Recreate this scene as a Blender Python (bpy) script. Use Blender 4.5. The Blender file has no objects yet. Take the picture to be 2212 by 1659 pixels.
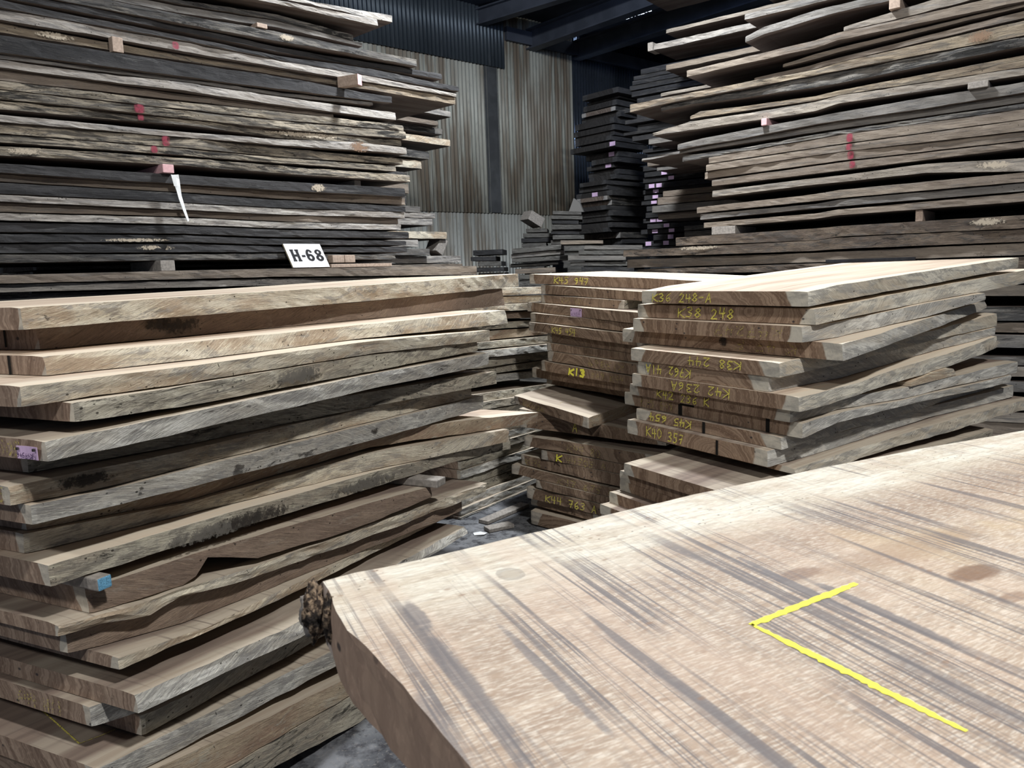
import bpy, bmesh, math, random
from mathutils import Vector, Matrix

# ------------------------------------------------------------------ camera model
IW, IH, FP = 2212.0, 1659.0, 1661.0
CAMH = 1.80
PITCH = math.radians(8.2)
ROLL = math.radians(2.0)
cp, sp, cr, sr = math.cos(PITCH), math.sin(PITCH), math.cos(ROLL), math.sin(ROLL)
FW = Vector((0, cp, -sp)); R0 = Vector((1, 0, 0)); U0 = Vector((0, sp, cp))
RT = R0*cr - U0*sr; UP = R0*sr + U0*cr
CAM = Vector((0, 0, CAMH))
def ray(x, y):
    return FW + RT*((x-IW/2)/FP) - UP*((y-IH/2)/FP)
def at_z(x, y, z):
    d = ray(x, y); return CAM + d*((z-CAMH)/d.z)
def at_depth(x, y, D):
    d = ray(x, y); return CAM + d*(D/d.y)
def at_plane(x, y, P, n):
    d = ray(x, y); return CAM + d*((P-CAM).dot(n)/d.dot(n))
def proj(P):
    v = P-CAM; f = v.dot(FW)
    return (IW/2+FP*v.dot(RT)/f, IH/2-FP*v.dot(UP)/f)

C = bpy.context.scene.collection

# ------------------------------------------------------------------ small noise
class N1:
    def __init__(s, seed, freq):
        r = random.Random(seed); s.t = [r.uniform(-1, 1) for _ in range(257)]; s.f = freq; s.o = r.uniform(0, 200)
    def __call__(s, x):
        x = x*s.f+s.o; i = math.floor(x); t = x-i; t = t*t*(3-2*t)
        return s.t[i % 257]*(1-t)+s.t[(i+1) % 257]*t

# ------------------------------------------------------------------ materials
class NT:
    def __init__(s, name):
        s.m = bpy.data.materials.new(name); s.m.use_nodes = True
        s.t = s.m.node_tree; s.n = s.t.nodes; s.l = s.t.links
        s.n.clear(); s.out = s.n.new('ShaderNodeOutputMaterial')
        s.b = s.n.new('ShaderNodeBsdfPrincipled'); s.l.new(s.b.outputs[0], s.out.inputs[0])
        s.b.inputs['Specular IOR Level'].default_value = 0.25
    def new(s, t, **k):
        n = s.n.new(t)
        for a, b in k.items(): setattr(n, a, b)
        return n
    def put(s, sock, v):
        if hasattr(v, 'default_value') or hasattr(v, 'links'): s.l.new(v, sock)
        else: sock.default_value = v
    def math(s, op, a, b=0.0, c=None):
        n = s.new('ShaderNodeMath', operation=op); s.put(n.inputs[0], a); s.put(n.inputs[1], b)
        if c is not None: s.put(n.inputs[2], c)
        return n.outputs[0]
    def mr(s, v, a, b, c=0.0, d=1.0, smooth=True):
        n = s.new('ShaderNodeMapRange'); n.interpolation_type = 'SMOOTHSTEP' if smooth else 'LINEAR'
        s.put(n.inputs[0], v)
        for i, q in enumerate((a, b, c, d)): s.put(n.inputs[i+1], q)
        return n.outputs[0]
    def mix(s, f, a, b, mode='MIX'):
        n = s.new('ShaderNodeMix', data_type='RGBA', blend_type=mode)
        s.put(n.inputs[0], f)
        for i, q in ((6, a), (7, b)):
            if isinstance(q, tuple): n.inputs[i].default_value = (q[0], q[1], q[2], 1)
            else: s.l.new(q, n.inputs[i])
        return n.outputs[2]
    def uv(s, name):
        n = s.new('ShaderNodeUVMap'); n.uv_map = name
        x = s.new('ShaderNodeSeparateXYZ'); s.l.new(n.outputs[0], x.inputs[0]); return x.outputs[0], x.outputs[1]
    def comb(s, x, y, z=0.0):
        n = s.new('ShaderNodeCombineXYZ'); s.put(n.inputs[0], x); s.put(n.inputs[1], y); s.put(n.inputs[2], z); return n.outputs[0]
    def noise(s, x, y, sx, sy, z=0.0, detail=4.0, rough=0.55, dist=0.0):
        v = s.comb(s.math('MULTIPLY', x, sx), s.math('MULTIPLY', y, sy), z)
        n = s.new('ShaderNodeTexNoise'); n.inputs['Scale'].default_value = 1.0
        n.inputs['Detail'].default_value = detail; n.inputs['Roughness'].default_value = rough; n.inputs['Distortion'].default_value = dist
        s.l.new(v, n.inputs['Vector']); return n.outputs[0]
    def voro(s, x, y, sx, sy, z=0.0):
        v = s.comb(s.math('MULTIPLY', x, sx), s.math('MULTIPLY', y, sy), z)
        n = s.new('ShaderNodeTexVoronoi'); n.inputs['Scale'].default_value = 1.0
        s.l.new(v, n.inputs['Vector']); return n.outputs[0]
    def bump(s, h, st, dist=0.004):
        n = s.new('ShaderNodeBump'); n.inputs['Strength'].default_value = st; n.inputs['Distance'].default_value = dist
        s.l.new(h, n.inputs['Height']); s.l.new(n.outputs[0], s.b.inputs['Normal'])
    def rnd(s):
        n = s.new('ShaderNodeObjectInfo'); return s.math('MULTIPLY', n.outputs['Random'], 37.0), n.outputs['Random']
    def done(s, col, rough=0.75):
        s.put(s.b.inputs['Base Color'], col); s.put(s.b.inputs['Roughness'], rough); return s.m

def side_mat(name, light, tan, grey, dark, greyness=0.5, darkness=0.3, fib=26.0, spot=0.4, ang=.45, fk=1.0, gx=1.0):
    s = NT(name); u, v = s.uv('UVMap'); z, r = s.rnd()
    # fibre direction differs from slab to slab and wanders along the slab
    th = s.mr(r, 0.0, 1.0, -ang, ang, False)
    th = s.math('ADD', th, s.math('MULTIPLY', s.math('SUBTRACT', s.noise(u, 0.0, .8, 1.0, z, 1.0), .5), ang*.8))
    ub = s.math('ADD', s.math('MULTIPLY', u, s.math('COSINE', th)), s.math('MULTIPLY', v, s.math('SINE', th)))
    vb = s.math('SUBTRACT', s.math('MULTIPLY', v, s.math('COSINE', th)), s.math('MULTIPLY', u, s.math('SINE', th)))
    vg = s.math('ADD', s.math('MULTIPLY', v, .8), s.math('MULTIPLY', vb, .2))
    big = s.noise(ub, vg, 2.6*gx, 8.0, z, 5.0, .6)
    col = s.mix(s.mr(big, .40, .58), light, tan)
    g = s.noise(ub, vg, 6.0*gx, 24.0, s.math('ADD', z, 5.0), 9.0, .74, .6)
    gm = s.mr(g, .60-.20*greyness, .68-.20*greyness)
    col = s.mix(s.math('MULTIPLY', gm, .85), col, grey)
    f2 = s.noise(ub, vb, fib*.45, fib*5.0, s.math('ADD', z, 3.0), 5.0, .7)
    col = s.mix(s.mr(f2, .52, .66, 0, .7*fk), col, (min(1, light[0]*1.28), min(1, light[1]*1.28), min(1, light[2]*1.22)))
    f = s.noise(ub, vb, fib*.45, fib*9.0, z, 6.0, .75)
    col = s.mix(s.mr(f, .50, .66, 0, .8*fk), col, ((dark[0]+tan[0])*.42, (dark[1]+tan[1])*.42, (dark[2]+tan[2])*.42))
    f3 = s.noise(ub, vb, fib*2.2, fib*22.0, s.math('ADD', z, 1.0), 3.0, .7)
    col = s.mix(s.mr(f3, .50, .68, 0, .55*fk), col, ((dark[0]+tan[0])*.35, (dark[1]+tan[1])*.35, (dark[2]+tan[2])*.35))
    d = s.noise(ub, vg, 3.6*gx, 17.0, s.math('ADD', z, 11.0), 10.0, .78, 1.2)
    col = s.mix(s.math('MULTIPLY', s.mr(d, .655-.20*darkness, .715-.20*darkness), .92), col, dark)
    w = s.voro(u, v, 34, 46, z); wn = s.noise(u, v, 5, 9, s.math('ADD', z, 20.0), 2.0)
    hole = s.math('MULTIPLY', s.mr(w, .17, .10), s.mr(wn, .66-.25*spot, .70-.25*spot))
    w2 = s.voro(s.math('ADD', u, s.math('MULTIPLY', v, .35)), v, 55, 13, z); wn2 = s.noise(u, v, 4, 5, s.math('ADD', z, 31.0), 2.0)
    chk = s.math('MULTIPLY', s.mr(w2, .12, .05), s.mr(wn2, .57, .63))
    hk = s.math('MAXIMUM', hole, chk)
    col = s.mix(s.math('MULTIPLY', hk, .8), col, (.018, .014, .011))
    h = s.math('ADD', s.math('MULTIPLY', f, .9), s.math('MULTIPLY', g, .7))
    h = s.math('SUBTRACT', s.math('SUBTRACT', h, s.math('MULTIPLY', hk, .8)), s.math('MULTIPLY', f3, -.5))
    s.bump(h, .8, .006)
    return s.done(col, .8)

def top_mat(name, sap, heart, dark, sapw=.10, kerf=.25, greyed=0.0):
    s = NT(name); u, v = s.uv('UVMap'); e, _ = s.uv('ED'); z, r = s.rnd()
    gr = s.noise(u, v, 1.3, 34.0, z, 5.0, .6, .15)
    big = s.noise(u, v, .9, 5.0, s.math('ADD', z, 4.0), 3.0)
    hc = s.mix(s.mr(gr, .35, .68), heart, dark)
    hc = s.mix(s.mr(big, .40, .65, 0, .6), hc, sap)
    wob = s.math('MULTIPLY', s.math('SUBTRACT', s.noise(u, v, 1.6, 1.0, z, 3.0), .5), .14)
    sf = s.mr(s.math('ADD', e, wob), sapw*.8, sapw*1.3)
    sc = s.mix(s.mr(gr, .4, .7, 0, .5), sap, (heart[0]*1.25, heart[1]*1.2, heart[2]*1.1))
    col = s.mix(sf, sc, hc)
    kf = s.noise(u, v, 62.0, 1.6, z, 3.0, .6)
    kb = s.noise(u, v, 2.0, 1.2, s.math('ADD', z, 9.0), 2.0)
    km = s.math('MULTIPLY', s.mr(kf, .55, .70, 0, kerf), s.mr(kb, .42, .6))
    col = s.mix(km, col, (dark[0]*.6, dark[1]*.6, dark[2]*.65))
    if greyed: 
        gn = s.noise(u, v, 2.0, 9.0, s.math('ADD', z, 14.0), 4.0)
        col = s.mix(s.mr(gn, .40, .62, 0, greyed), col, (.20, .19, .18))
    s.bump(s.math('ADD', s.math('MULTIPLY', kf, .5), gr), .25, .003)
    return s.done(col, .7)

def end_mat(name, sap, heart, dark, sapw=.085, rings=True, cont=1.0):
    s = NT(name); u, v = s.uv('UVMap'); e, _ = s.uv('ED'); z, r = s.rnd()
    pz = s.mr(r, 0, 1, -.16, .06, False)
    # rings about the pith, well below or inside the slab
    pu = s.math('ADD', u, s.mr(r, 0, 1, -.55, -.35, False)); pv = s.math('SUBTRACT', v, pz)
    wn = s.math('MULTIPLY', s.math('SUBTRACT', s.noise(u, v, 4, 9, z, 3.0), .5), .10)
    rad = s.math('ADD', s.math('SQRT', s.math('ADD', s.math('MULTIPLY', pu, pu), s.math('MULTIPLY', s.math('MULTIPLY', pv, pv), 1.5))), wn)
    rg = s.noise(rad, 0.0, 26.0, 1.0, z, 4.0, .65)
    rg2 = s.noise(rad, 0.0, 95.0, 1.0, s.math('ADD', z, 7.0), 3.0, .6)
    hc = s.mix(s.mr(rg, .42, .58), heart, dark)
    hc = s.mix(s.mr(rg2, .47, .62, 0, .55*cont), hc, (dark[0]*.55, dark[1]*.5, dark[2]*.5))
    fine = s.noise(u, v, 90, 60, z, 3.0, .6)
    hc = s.mix(s.mr(fine, .5, .75, 0, .4), hc, (min(1, heart[0]*1.5), heart[1]*1.5, heart[2]*1.5))
    gn = s.noise(u, v, 9, 22, s.math('ADD', z, 13.0), 5.0, .65)
    sc = s.mix(s.mr(gn, .40, .66), sap, (sap[0]*.62, sap[1]*.63, sap[2]*.66))
    slant = s.math('MULTIPLY', v, s.mr(r, 0, 1, -.6, .6, False))
    wob = s.math('ADD', s.math('MULTIPLY', s.math('SUBTRACT', s.noise(u, v, 6, 10, z, 2.0), .5), .05), slant)
    col = s.mix(s.mr(s.math('ADD', e, wob), sapw*.92, sapw*1.08), sc, hc)
    w = s.voro(u, v, 15, 22, z); wn3 = s.noise(u, v, 3, 3, s.math('ADD', z, 20.0), 1.0)
    kn = s.math('MULTIPLY', s.mr(w, .15, .07), s.mr(wn3, .48, .55))
    col = s.mix(s.math('MULTIPLY', kn, .85), col, (.03, .03, .035))
    s.bump(s.math('ADD', fine, s.math('MULTIPLY', rg2, .6)), .3, .003)
    return s.done(col, .8)

def plain(name, col, rough=.6, metal=0.0, var=.15, scale=30.0, emit=0.0):
    s = NT(name)
    g = s.new('ShaderNodeNewGeometry'); n = s.new('ShaderNodeTexNoise'); n.inputs['Scale'].default_value = scale; n.inputs['Detail'].default_value = 4
    s.l.new(g.outputs['Position'], n.inputs['Vector'])
    c = s.mix(s.mr(n.outputs[0], .35, .65), col, tuple(q*(1-var) for q in col))
    s.b.inputs['Metallic'].default_value = metal
    if emit:
        s.b.inputs['Emission Color'].default_value = (*col, 1); s.b.inputs['Emission Strength'].default_value = emit
    return s.done(c, rough)

M = {}
# freshly sawn near stacks
M['fresh_s'] = side_mat('sapwood_cream', (.69, .63, .51), (.46, .36, .26), (.33, .305, .27), (.075, .058, .045), .45, .25)
M['tan_s'] = side_mat('sapwood_tan', (.46, .37, .265), (.34, .24, .17), (.46, .42, .34), (.09, .065, .05), .35, .2)
M['silver_s'] = side_mat('sapwood_silver', (.60, .585, .54), (.45, .42, .37), (.29, .28, .265), (.07, .062, .056), .6, .35)
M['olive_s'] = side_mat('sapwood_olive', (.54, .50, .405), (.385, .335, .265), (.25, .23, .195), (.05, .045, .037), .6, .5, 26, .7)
M['mott_s'] = side_mat('sapwood_mottled', (.64, .60, .51), (.47, .41, .325), (.33, .315, .285), (.14, .125, .105), .62, .22, 14, .25, .6, .5)
M['mottg_s'] = side_mat('sapwood_mottled_grey', (.60, .58, .53), (.44, .40, .34), (.33, .32, .30), (.11, .10, .09), .75, .3, 14, .35, .6, .55)
M['umber_s'] = side_mat('dark_umber', (.14, .108, .082), (.085, .065, .052), (.065, .058, .053), (.018, .015, .013), .5, .5, 16, .2, .2)
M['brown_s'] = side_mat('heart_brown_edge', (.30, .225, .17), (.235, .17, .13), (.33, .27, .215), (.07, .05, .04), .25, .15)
M['black_s'] = side_mat('weathered_black', (.050, .049, .051), (.026, .026, .028), (.13, .127, .125), (.009, .009, .010), .08, .5, 14, .2, .06, .6, .4)
M['char_s'] = side_mat('weathered_charcoal', (.17, .158, .142), (.078, .073, .068), (.05, .05, .052), (.013, .013, .013), .7, .7, 12, .35, .06, .7, .4)
M['pale_s'] = side_mat('weathered_pale', (.39, .367, .34), (.27, .246, .223), (.175, .168, .164), (.03, .028, .026), .50, .38, 12, .3, .07, .8, .4)
M['rpale_s'] = side_mat('drab_pale', (.31, .275, .235), (.225, .197, .167), (.165, .154, .143), (.06, .053, .046), .5, .3, 14, .2, .07, .6, .4)
M['bark_s'] = side_mat('weathered_barky', (.35, .305, .24), (.17, .148, .118), (.07, .066, .062), (.012, .011, .010), .65, .70, 11, .45, .07, .8, .45)
M['drab_s'] = side_mat('drab_brown', (.218, .182, .147), (.165, .134, .109), (.133, .118, .105), (.045, .037, .031), .4, .22, 14, .12, .06, .55, .4)
M['drabgrey_s'] = side_mat('drab_grey', (.192, .18, .167), (.134, .125, .116), (.103, .10, .10), (.04, .038, .037), .5, .28, 14, .12, .06, .55, .4)
M['ochre_s'] = side_mat('drab_ochre', (.25, .205, .15), (.17, .135, .10), (.11, .098, .085), (.032, .027, .022), .5, .5, 12, .25, .08, .7, .45)
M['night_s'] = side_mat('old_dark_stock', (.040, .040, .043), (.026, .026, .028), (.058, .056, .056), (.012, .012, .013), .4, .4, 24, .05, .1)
M['low_s'] = side_mat('old_grey_stock', (.115, .112, .105), (.08, .076, .072), (.155, .15, .142), (.022, .022, .022), .5, .4, 24, .15, .15)
M['fresh_t'] = top_mat('sawn_top_fresh', (.68, .60, .485), (.56, .45, .355), (.40, .30, .225), .09, .15)
M['brown_t'] = top_mat('sawn_top_brown', (.47, .41, .33), (.235, .18, .145), (.16, .12, .10), .07, .6)
M['dark_t'] = top_mat('sawn_top_weathered', (.15, .125, .11), (.085, .062, .053), (.05, .037, .033), .05, .2, .3)
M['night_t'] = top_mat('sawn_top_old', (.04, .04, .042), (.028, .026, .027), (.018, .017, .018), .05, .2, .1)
M['fresh_e'] = end_mat('end_grain_brown', (.56, .52, .44), (.33, .235, .165), (.205, .135, .092))
M['pale_e'] = end_mat('end_grain_pale', (.52, .47, .39), (.33, .245, .185), (.22, .155, .115), .028)
M['dark_e'] = end_mat('end_grain_weathered', (.30, .29, .28), (.16, .13, .11), (.09, .07, .06))
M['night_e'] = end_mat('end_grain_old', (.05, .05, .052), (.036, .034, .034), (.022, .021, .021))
M['mc_e'] = end_mat('end_grain_umber', (.46, .41, .34), (.28, .20, .14), (.175, .118, .08), .055)
M['stick'] = plain('planed_stick', (.40, .31, .25), .7, 0, .25, 60)
M['stickg'] = plain('grey_stick', (.30, .275, .25), .7, 0, .3, 60)
M['stickp'] = plain('pink_painted_end', (.62, .38, .40), .7, 0, .1, 60)
M['blue'] = plain('blue_paint', (.17, .42, .64), .6, 0, .45, 240)
M['pink'] = plain('pink_plastic_tag', (.62, .45, .66), .5, 0, .06, 30)
M['white'] = plain('white_painted_board', (.78, .79, .84), .6, 0, .12, 60)
M['whitestrip'] = plain('white_plastic_strip', (.75, .77, .78), .5, 0, .08, 20)
M['ink'] = plain('black_ink', (.012, .012, .014), .6, 0, 0, 20)
M['penink'] = plain('pen_ink', (.16, .10, .20), .6, 0, 0, 20)
M['ply'] = plain('plywood_edge', (.50, .42, .28), .7, 0, .2, 60)
M['steel'] = plain('dark_steel', (.045, .045, .05), .45, .6, .3, 20)
M['tackhead'] = plain('tack_head', (.10, .09, .09), .4, .7, .2, 60)

def chalk(name, col, lo, hi, sc=170.0):
    s = NT(name); g = s.new('ShaderNodeNewGeometry'); n = s.new('ShaderNodeTexNoise'); n.inputs['Scale'].default_value = sc; n.inputs['Detail'].default_value = 3
    s.l.new(g.outputs['Position'], n.inputs['Vector'])
    tr = s.new('ShaderNodeBsdfTransparent'); mx = s.new('ShaderNodeMixShader')
    s.l.new(s.mr(n.outputs[0], lo, hi), mx.inputs[0]); s.l.new(tr.outputs[0], mx.inputs[1]); s.l.new(s.b.outputs[0], mx.inputs[2])
    s.l.new(mx.outputs[0], s.out.inputs[0]); s.b.inputs['Base Color'].default_value = (*col, 1); s.b.inputs['Roughness'].default_value = .9
    return s.m
M['chalk'] = chalk('yellow_chalk', (.68, .60, .13), .33, .50)
M['chalkf'] = chalk('faint_yellow_chalk', (.46, .38, .12), .47, .66)
M['chalkb'] = chalk('bold_yellow_crayon', (.90, .84, .10), .20, .36, 420.0)
M['chalkw'] = chalk('faint_white_chalk', (.35, .28, .25), .45, .7)

def spray(name, col):
    s = NT(name); u, v = s.uv('UVMap')
    uu = s.math('MULTIPLY', s.math('SUBTRACT', u, .5), 2.0); vv = s.math('MULTIPLY', s.math('SUBTRACT', v, .5), 2.0)
    rr = s.math('ADD', s.math('MULTIPLY', uu, uu), s.math('MULTIPLY', s.math('POWER', s.math('ABSOLUTE', vv), 4.0), .6))
    g = s.new('ShaderNodeNewGeometry'); n = s.new('ShaderNodeTexNoise'); n.inputs['Scale'].default_value = 40; n.inputs['Detail'].default_value = 6
    s.l.new(g.outputs['Position'], n.inputs['Vector'])
    a = s.math('MULTIPLY', s.math('MULTIPLY', s.mr(rr, 1.0, .2), s.mr(n.outputs[0], .15, .55)), .85)
    tr = s.new('ShaderNodeBsdfTransparent'); mx = s.new('ShaderNodeMixShader')
    s.l.new(a, mx.inputs[0]); s.l.new(tr.outputs[0], mx.inputs[1]); s.l.new(s.b.outputs[0], mx.inputs[2]); s.l.new(mx.outputs[0], s.out.inputs[0])
    s.b.inputs['Base Color'].default_value = (*col, 1); return s.m
M['spray'] = spray('red_spray_paint', (.24, .035, .06))

# ------------------------------------------------------------------ mesh helpers
def link(name, me, mats, parent=None):
    o = bpy.data.objects.new(name, me); C.objects.link(o)
    for m in mats: me.materials.append(m)
    if parent is not None: o.parent = parent
    return o
def tag(o, label=None, cat=None, group=None, kind=None):
    if label: o['label'] = label
    if cat: o['category'] = cat; kind = kind or 'thing'
    if group: o['group'] = group
    if kind: o['kind'] = kind
    return o
def mesh_from(verts, faces, name='m'):
    me = bpy.data.meshes.new(name); me.from_pydata([tuple(v) for v in verts], [], faces); me.update(); return me
def finish(o, origin):
    """put the object's origin at a sensible base point"""
    me = o.data; me.transform(Matrix.Translation(-origin))
    if o.parent is None: o.location = origin
    else: o.location = origin - o.parent.location
    return o

def fix_normals(me):
    bm = bmesh.new(); bm.from_mesh(me); bmesh.ops.recalc_face_normals(bm, faces=bm.faces); bm.to_mesh(me); bm.free(); me.update()

def box_obj(name, c, ax, ay, az, hx, hy, hz, mats, parent=None, bev=.004, endmat=None):
    """oriented box, bevelled; ax, ay, az unit axes, half sizes. endmat: slot index for the faces looking along -ay"""
    bm = bmesh.new(); bmesh.ops.create_cube(bm, size=2.0)
    for v in bm.verts: v.co = Vector((v.co.x*hx, v.co.y*hy, v.co.z*hz))
    if bev: bmesh.ops.bevel(bm, geom=list(bm.edges), offset=bev, segments=2, affect='EDGES', profile=.6)
    if endmat is not None:
        for f in bm.faces:
            if f.normal.y < -.9: f.material_index = endmat
    mt = Matrix((ax, ay, az)).transposed().to_4x4()
    me = bpy.data.meshes.new(name); bm.transform(mt); bm.to_mesh(me); bm.free()
    o = link(name, me, mats, parent)
    o.location = c - (parent.location if parent else Vector((0, 0, 0)))
    return o

ORD = ['', 'top', 'second', 'third', 'fourth', 'fifth', 'sixth', 'seventh', 'eighth', 'ninth', 'tenth', 'eleventh', 'twelfth', 'thirteenth',
       'fourteenth', 'fifteenth', 'sixteenth', 'seventeenth', 'eighteenth', 'nineteenth', 'twentieth', 'twenty-first', 'twenty-second',
       'twenty-third', 'twenty-fourth', 'twenty-fifth', 'twenty-sixth', 'twenty-seventh', 'twenty-eighth', 'twenty-ninth', 'thirtieth',
       'thirty-first', 'thirty-second', 'thirty-third', 'thirty-fourth', 'thirty-fifth', 'thirty-sixth', 'thirty-seventh', 'thirty-eighth',
       'thirty-ninth', 'fortieth'] + ['layer forty-%s' % w for w in 'one two three four five six seven eight nine'.split()] + ['layer fifty'] + ['layer fifty-%s' % w for w in 'one two three four five six seven eight nine'.split()]
def ordn(i): return ORD[i] if i < len(ORD) else 'deep'

def mk_label(words, st):
    if st.i == 1: t = '%s, topmost of %s' % (words, st.where)
    else: t = '%s, %s from the top of %s' % (words, ordn(st.i), st.where)
    nw = lambda q: len(q.replace('-', ' ').split())
    if nw(t) > 16: t = '%s, %s from top in %s' % (words, ordn(st.i), st.where)
    if nw(t) > 16: t = '%s, %s in %s' % (words, ordn(st.i), st.where)
    if nw(t) > 16: print('LONG', t)
    return t

# ------------------------------------------------------------------ slab mesh
def slab_mesh(st, sC, sF, wf, W, zt, zb, seed, rough=.004, bev=.0, step=.05, wav=.01, chip=0.0, endface=False, knots=()):
    """st: stack frame; s range sC..sF along st.a; wf(s) front edge; zt(s), zb(s) top and bottom heights"""
    n = max(6, int((sF-sC)/step)); R = random.Random(seed)
    nw = N1(seed+1, 1.7); nf = N1(seed+2, 9.0); nt = N1(seed+3, 13.0); nb = N1(seed+4, 11.0); nk = N1(seed+5, 2.3); nbv = N1(seed+6, 1.1)
    ncp = N1(seed+7, 3.5); nr = [N1(seed+10+i, 15.0) for i in range(5)]
    FR = [0, .04, .12, .5, .88, .96, 1.0]
    rows = [0.0, .3, .68, 1.0]
    verts = []; ringinfo = []
    ss = sorted([sC+(sF-sC)*i/n for i in range(n+1)]+[k for k in knots if sC+.02 < k < sF-.02])
    ss = [q for i, q in enumerate(ss) if i == 0 or i == len(ss)-1 or q-ss[i-1] > .004]
    if step > .03: ss = [ss[0], ss[0]+.012]+ss[1:-1]+[ss[-1]-.012, ss[-1]]
    for idx, s in enumerate(ss):
        a, b = zt(s), zb(s)
        if a-b < .012: b = a-.012
        endr = .004 if idx in (0, len(ss)-1) else 0.0
        w0 = wf(s)+wav*nw(s)+rough*nf(s)+endr
        bv = bev+.4*abs(bev)*nbv(s)
        cpd = chip*max(0.0, ncp(s)-.35)*2.0
        top_in = max(0.0, -bv)+rough*.6*(1+nt(s))+cpd; bot_in = max(0.0, bv)+rough*.6*(1+nb(s))
        W0 = W+wav*2*nk(s)
        ring = []
        for j, q in enumerate(rows):
            inn = top_in*(1-q)**1.4+bot_in*q**1.4+rough*.7*nr[j](s)
            z = a+(b-a)*q
            if j == 0: z -= rough*.25*(1+nt(s+3))+endr*.4
            if j == 3: z += rough*.25*(1+nb(s+3))
            ring.append((w0+inn, z))
        bf = [(w0+bot_in+(W0-bot_in)*q, b) for q in FR[1:-1]]
        bk = [(w0+W0-.004, b), (w0+W0, b+(a-b)*.5), (w0+W0-.004, a)]
        tf = [(w0+top_in+(W0-top_in)*q, a) for q in FR[1:-1]][::-1]
        ring += bf+bk+tf
        base = len(verts)
        for (w, z) in ring:
            verts.append(st.pt(s, w, z))
        ringinfo.append((base, ring, s, w0, W0, a, b))
    K = len(ringinfo[0][1]); faces = []; uvs = []; eds = []; mats = []
    nrow = len(rows); nfr = len(FR)-2
    for i in range(len(ringinfo)-1):
        A, B = ringinfo[i], ringinfo[i+1]
        for k in range(K):
            k2 = (k+1) % K
            f = (A[0]+k, A[0]+k2, B[0]+k2, B[0]+k)
            faces.append(f)
            if k < nrow-1: t = 0
            elif nrow-1 <= k < nrow+nfr: t = 1
            elif k < nrow+nfr+2: t = 0
            else: t = 1
            mats.append(t)
            q = []; e = []
            for (I, kk) in ((A, k), (A, k2), (B, k2), (B, k)):
                w, z = I[1][kk]
                if t == 0: q.append((I[2], z-(I[6] if endface else 0))); e.append((min(I[2]-sC, sF-I[2]) if endface else 0, 0))
                else:
                    q.append((I[2], w)); dd = min(w-I[3], I[3]+I[4]-w); e.append((max(0, dd), 0))
            uvs.append(q); eds.append(e)
    # caps
    for I, flip in ((ringinfo[0], False), (ringinfo[-1], True)):
        bs = I[0]
        tops = [bs]+[bs+K-1-j for j in range(nfr)]+[bs+nrow+nfr+2]
        bots = [bs+nrow-1]+[bs+nrow+j for j in range(nfr)]+[bs+nrow+nfr]
        def info(vi):
            w, z = I[1][vi-bs]; return (w, z-I[6]), (max(0, min(w-I[3], I[3]+I[4]-w)), 0)
        polys = []
        for j in range(nfr+1):
            if j == 0: p = [bs+r for r in range(nrow)]+[bots[1], tops[1]]
            elif j == nfr: p = [tops[j], bots[j], bots[j+1], bs+nrow+nfr+1, tops[j+1]]
            else: p = [tops[j], bots[j], bots[j+1], tops[j+1]]
            if flip: p = p[::-1]
            polys.append(p)
        for p in polys:
            faces.append(tuple(p)); mats.append(2)
            uvs.append([info(v)[0] for v in p]); eds.append([info(v)[1] for v in p])
    me = bpy.data.meshes.new('slab'); me.from_pydata([tuple(v) for v in verts], [], faces)
    u1 = me.uv_layers.new(name='UVMap'); u2 = me.uv_layers.new(name='ED'); li = 0
    for fi, p in enumerate(me.polygons):
        p.material_index = mats[fi]
        for j in range(len(p.vertices)):
            u1.data[li].uv = uvs[fi][j]; u2.data[li].uv = eds[fi][j]; li += 1
    me.update(); fix_normals(me)
    return me

class Stack:
    def __init__(s, O, tan, T=.065, W=1.0, seed=1, wlim=.13, ptan=None, name='timber_board', cat='timber slab', where='', group=None, mode='chain'):
        """O plan point of the near/left end of the visible face; face runs along direction (tan,1) (or (1,tan2))"""
        a = Vector((tan[0], tan[1], 0)).normalized(); s.a = a
        s.p = Vector((-a.y, a.x, 0))
        if s.p.dot(Vector((O[0], O[1], 0))) < 0: s.p = -s.p     # away from the viewer
        s.O = Vector((O[0], O[1], 0)); s.T = T; s.W = W; s.seed = seed; s.wlim = wlim
        s.prev = None; s.i = 0; s.name = name; s.cat = cat; s.where = where; s.group = group; s.mode = mode; s.slabs = []
        s.endface = False; s.kn = []
    def pt(s, ss, w, z): return s.O+s.a*ss+s.p*w+Vector((0, 0, z))
    def sw(s, P):
        d = P-s.O; return d.dot(s.a), d.dot(s.p)
    def zprev(s, ss): return interp(s.prev, ss)
    def on_w(s, x, y, w): return at_plane(x, y, s.O+s.p*w, s.p)

def interp(pts, x):
    if len(pts) == 1: return pts[0][1]
    if x <= pts[0][0]: i = 0
    elif x >= pts[-1][0]: i = len(pts)-2
    else:
        i = 0
        while pts[i+1][0] < x: i += 1
    (x0, y0), (x1, y1) = pts[i], pts[i+1]
    t = (x-x0)/(x1-x0) if x1 != x0 else 0
    # gentle extrapolation only
    t = max(-3.0, min(4.0, t))
    return y0+(y1-y0)*t

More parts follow.
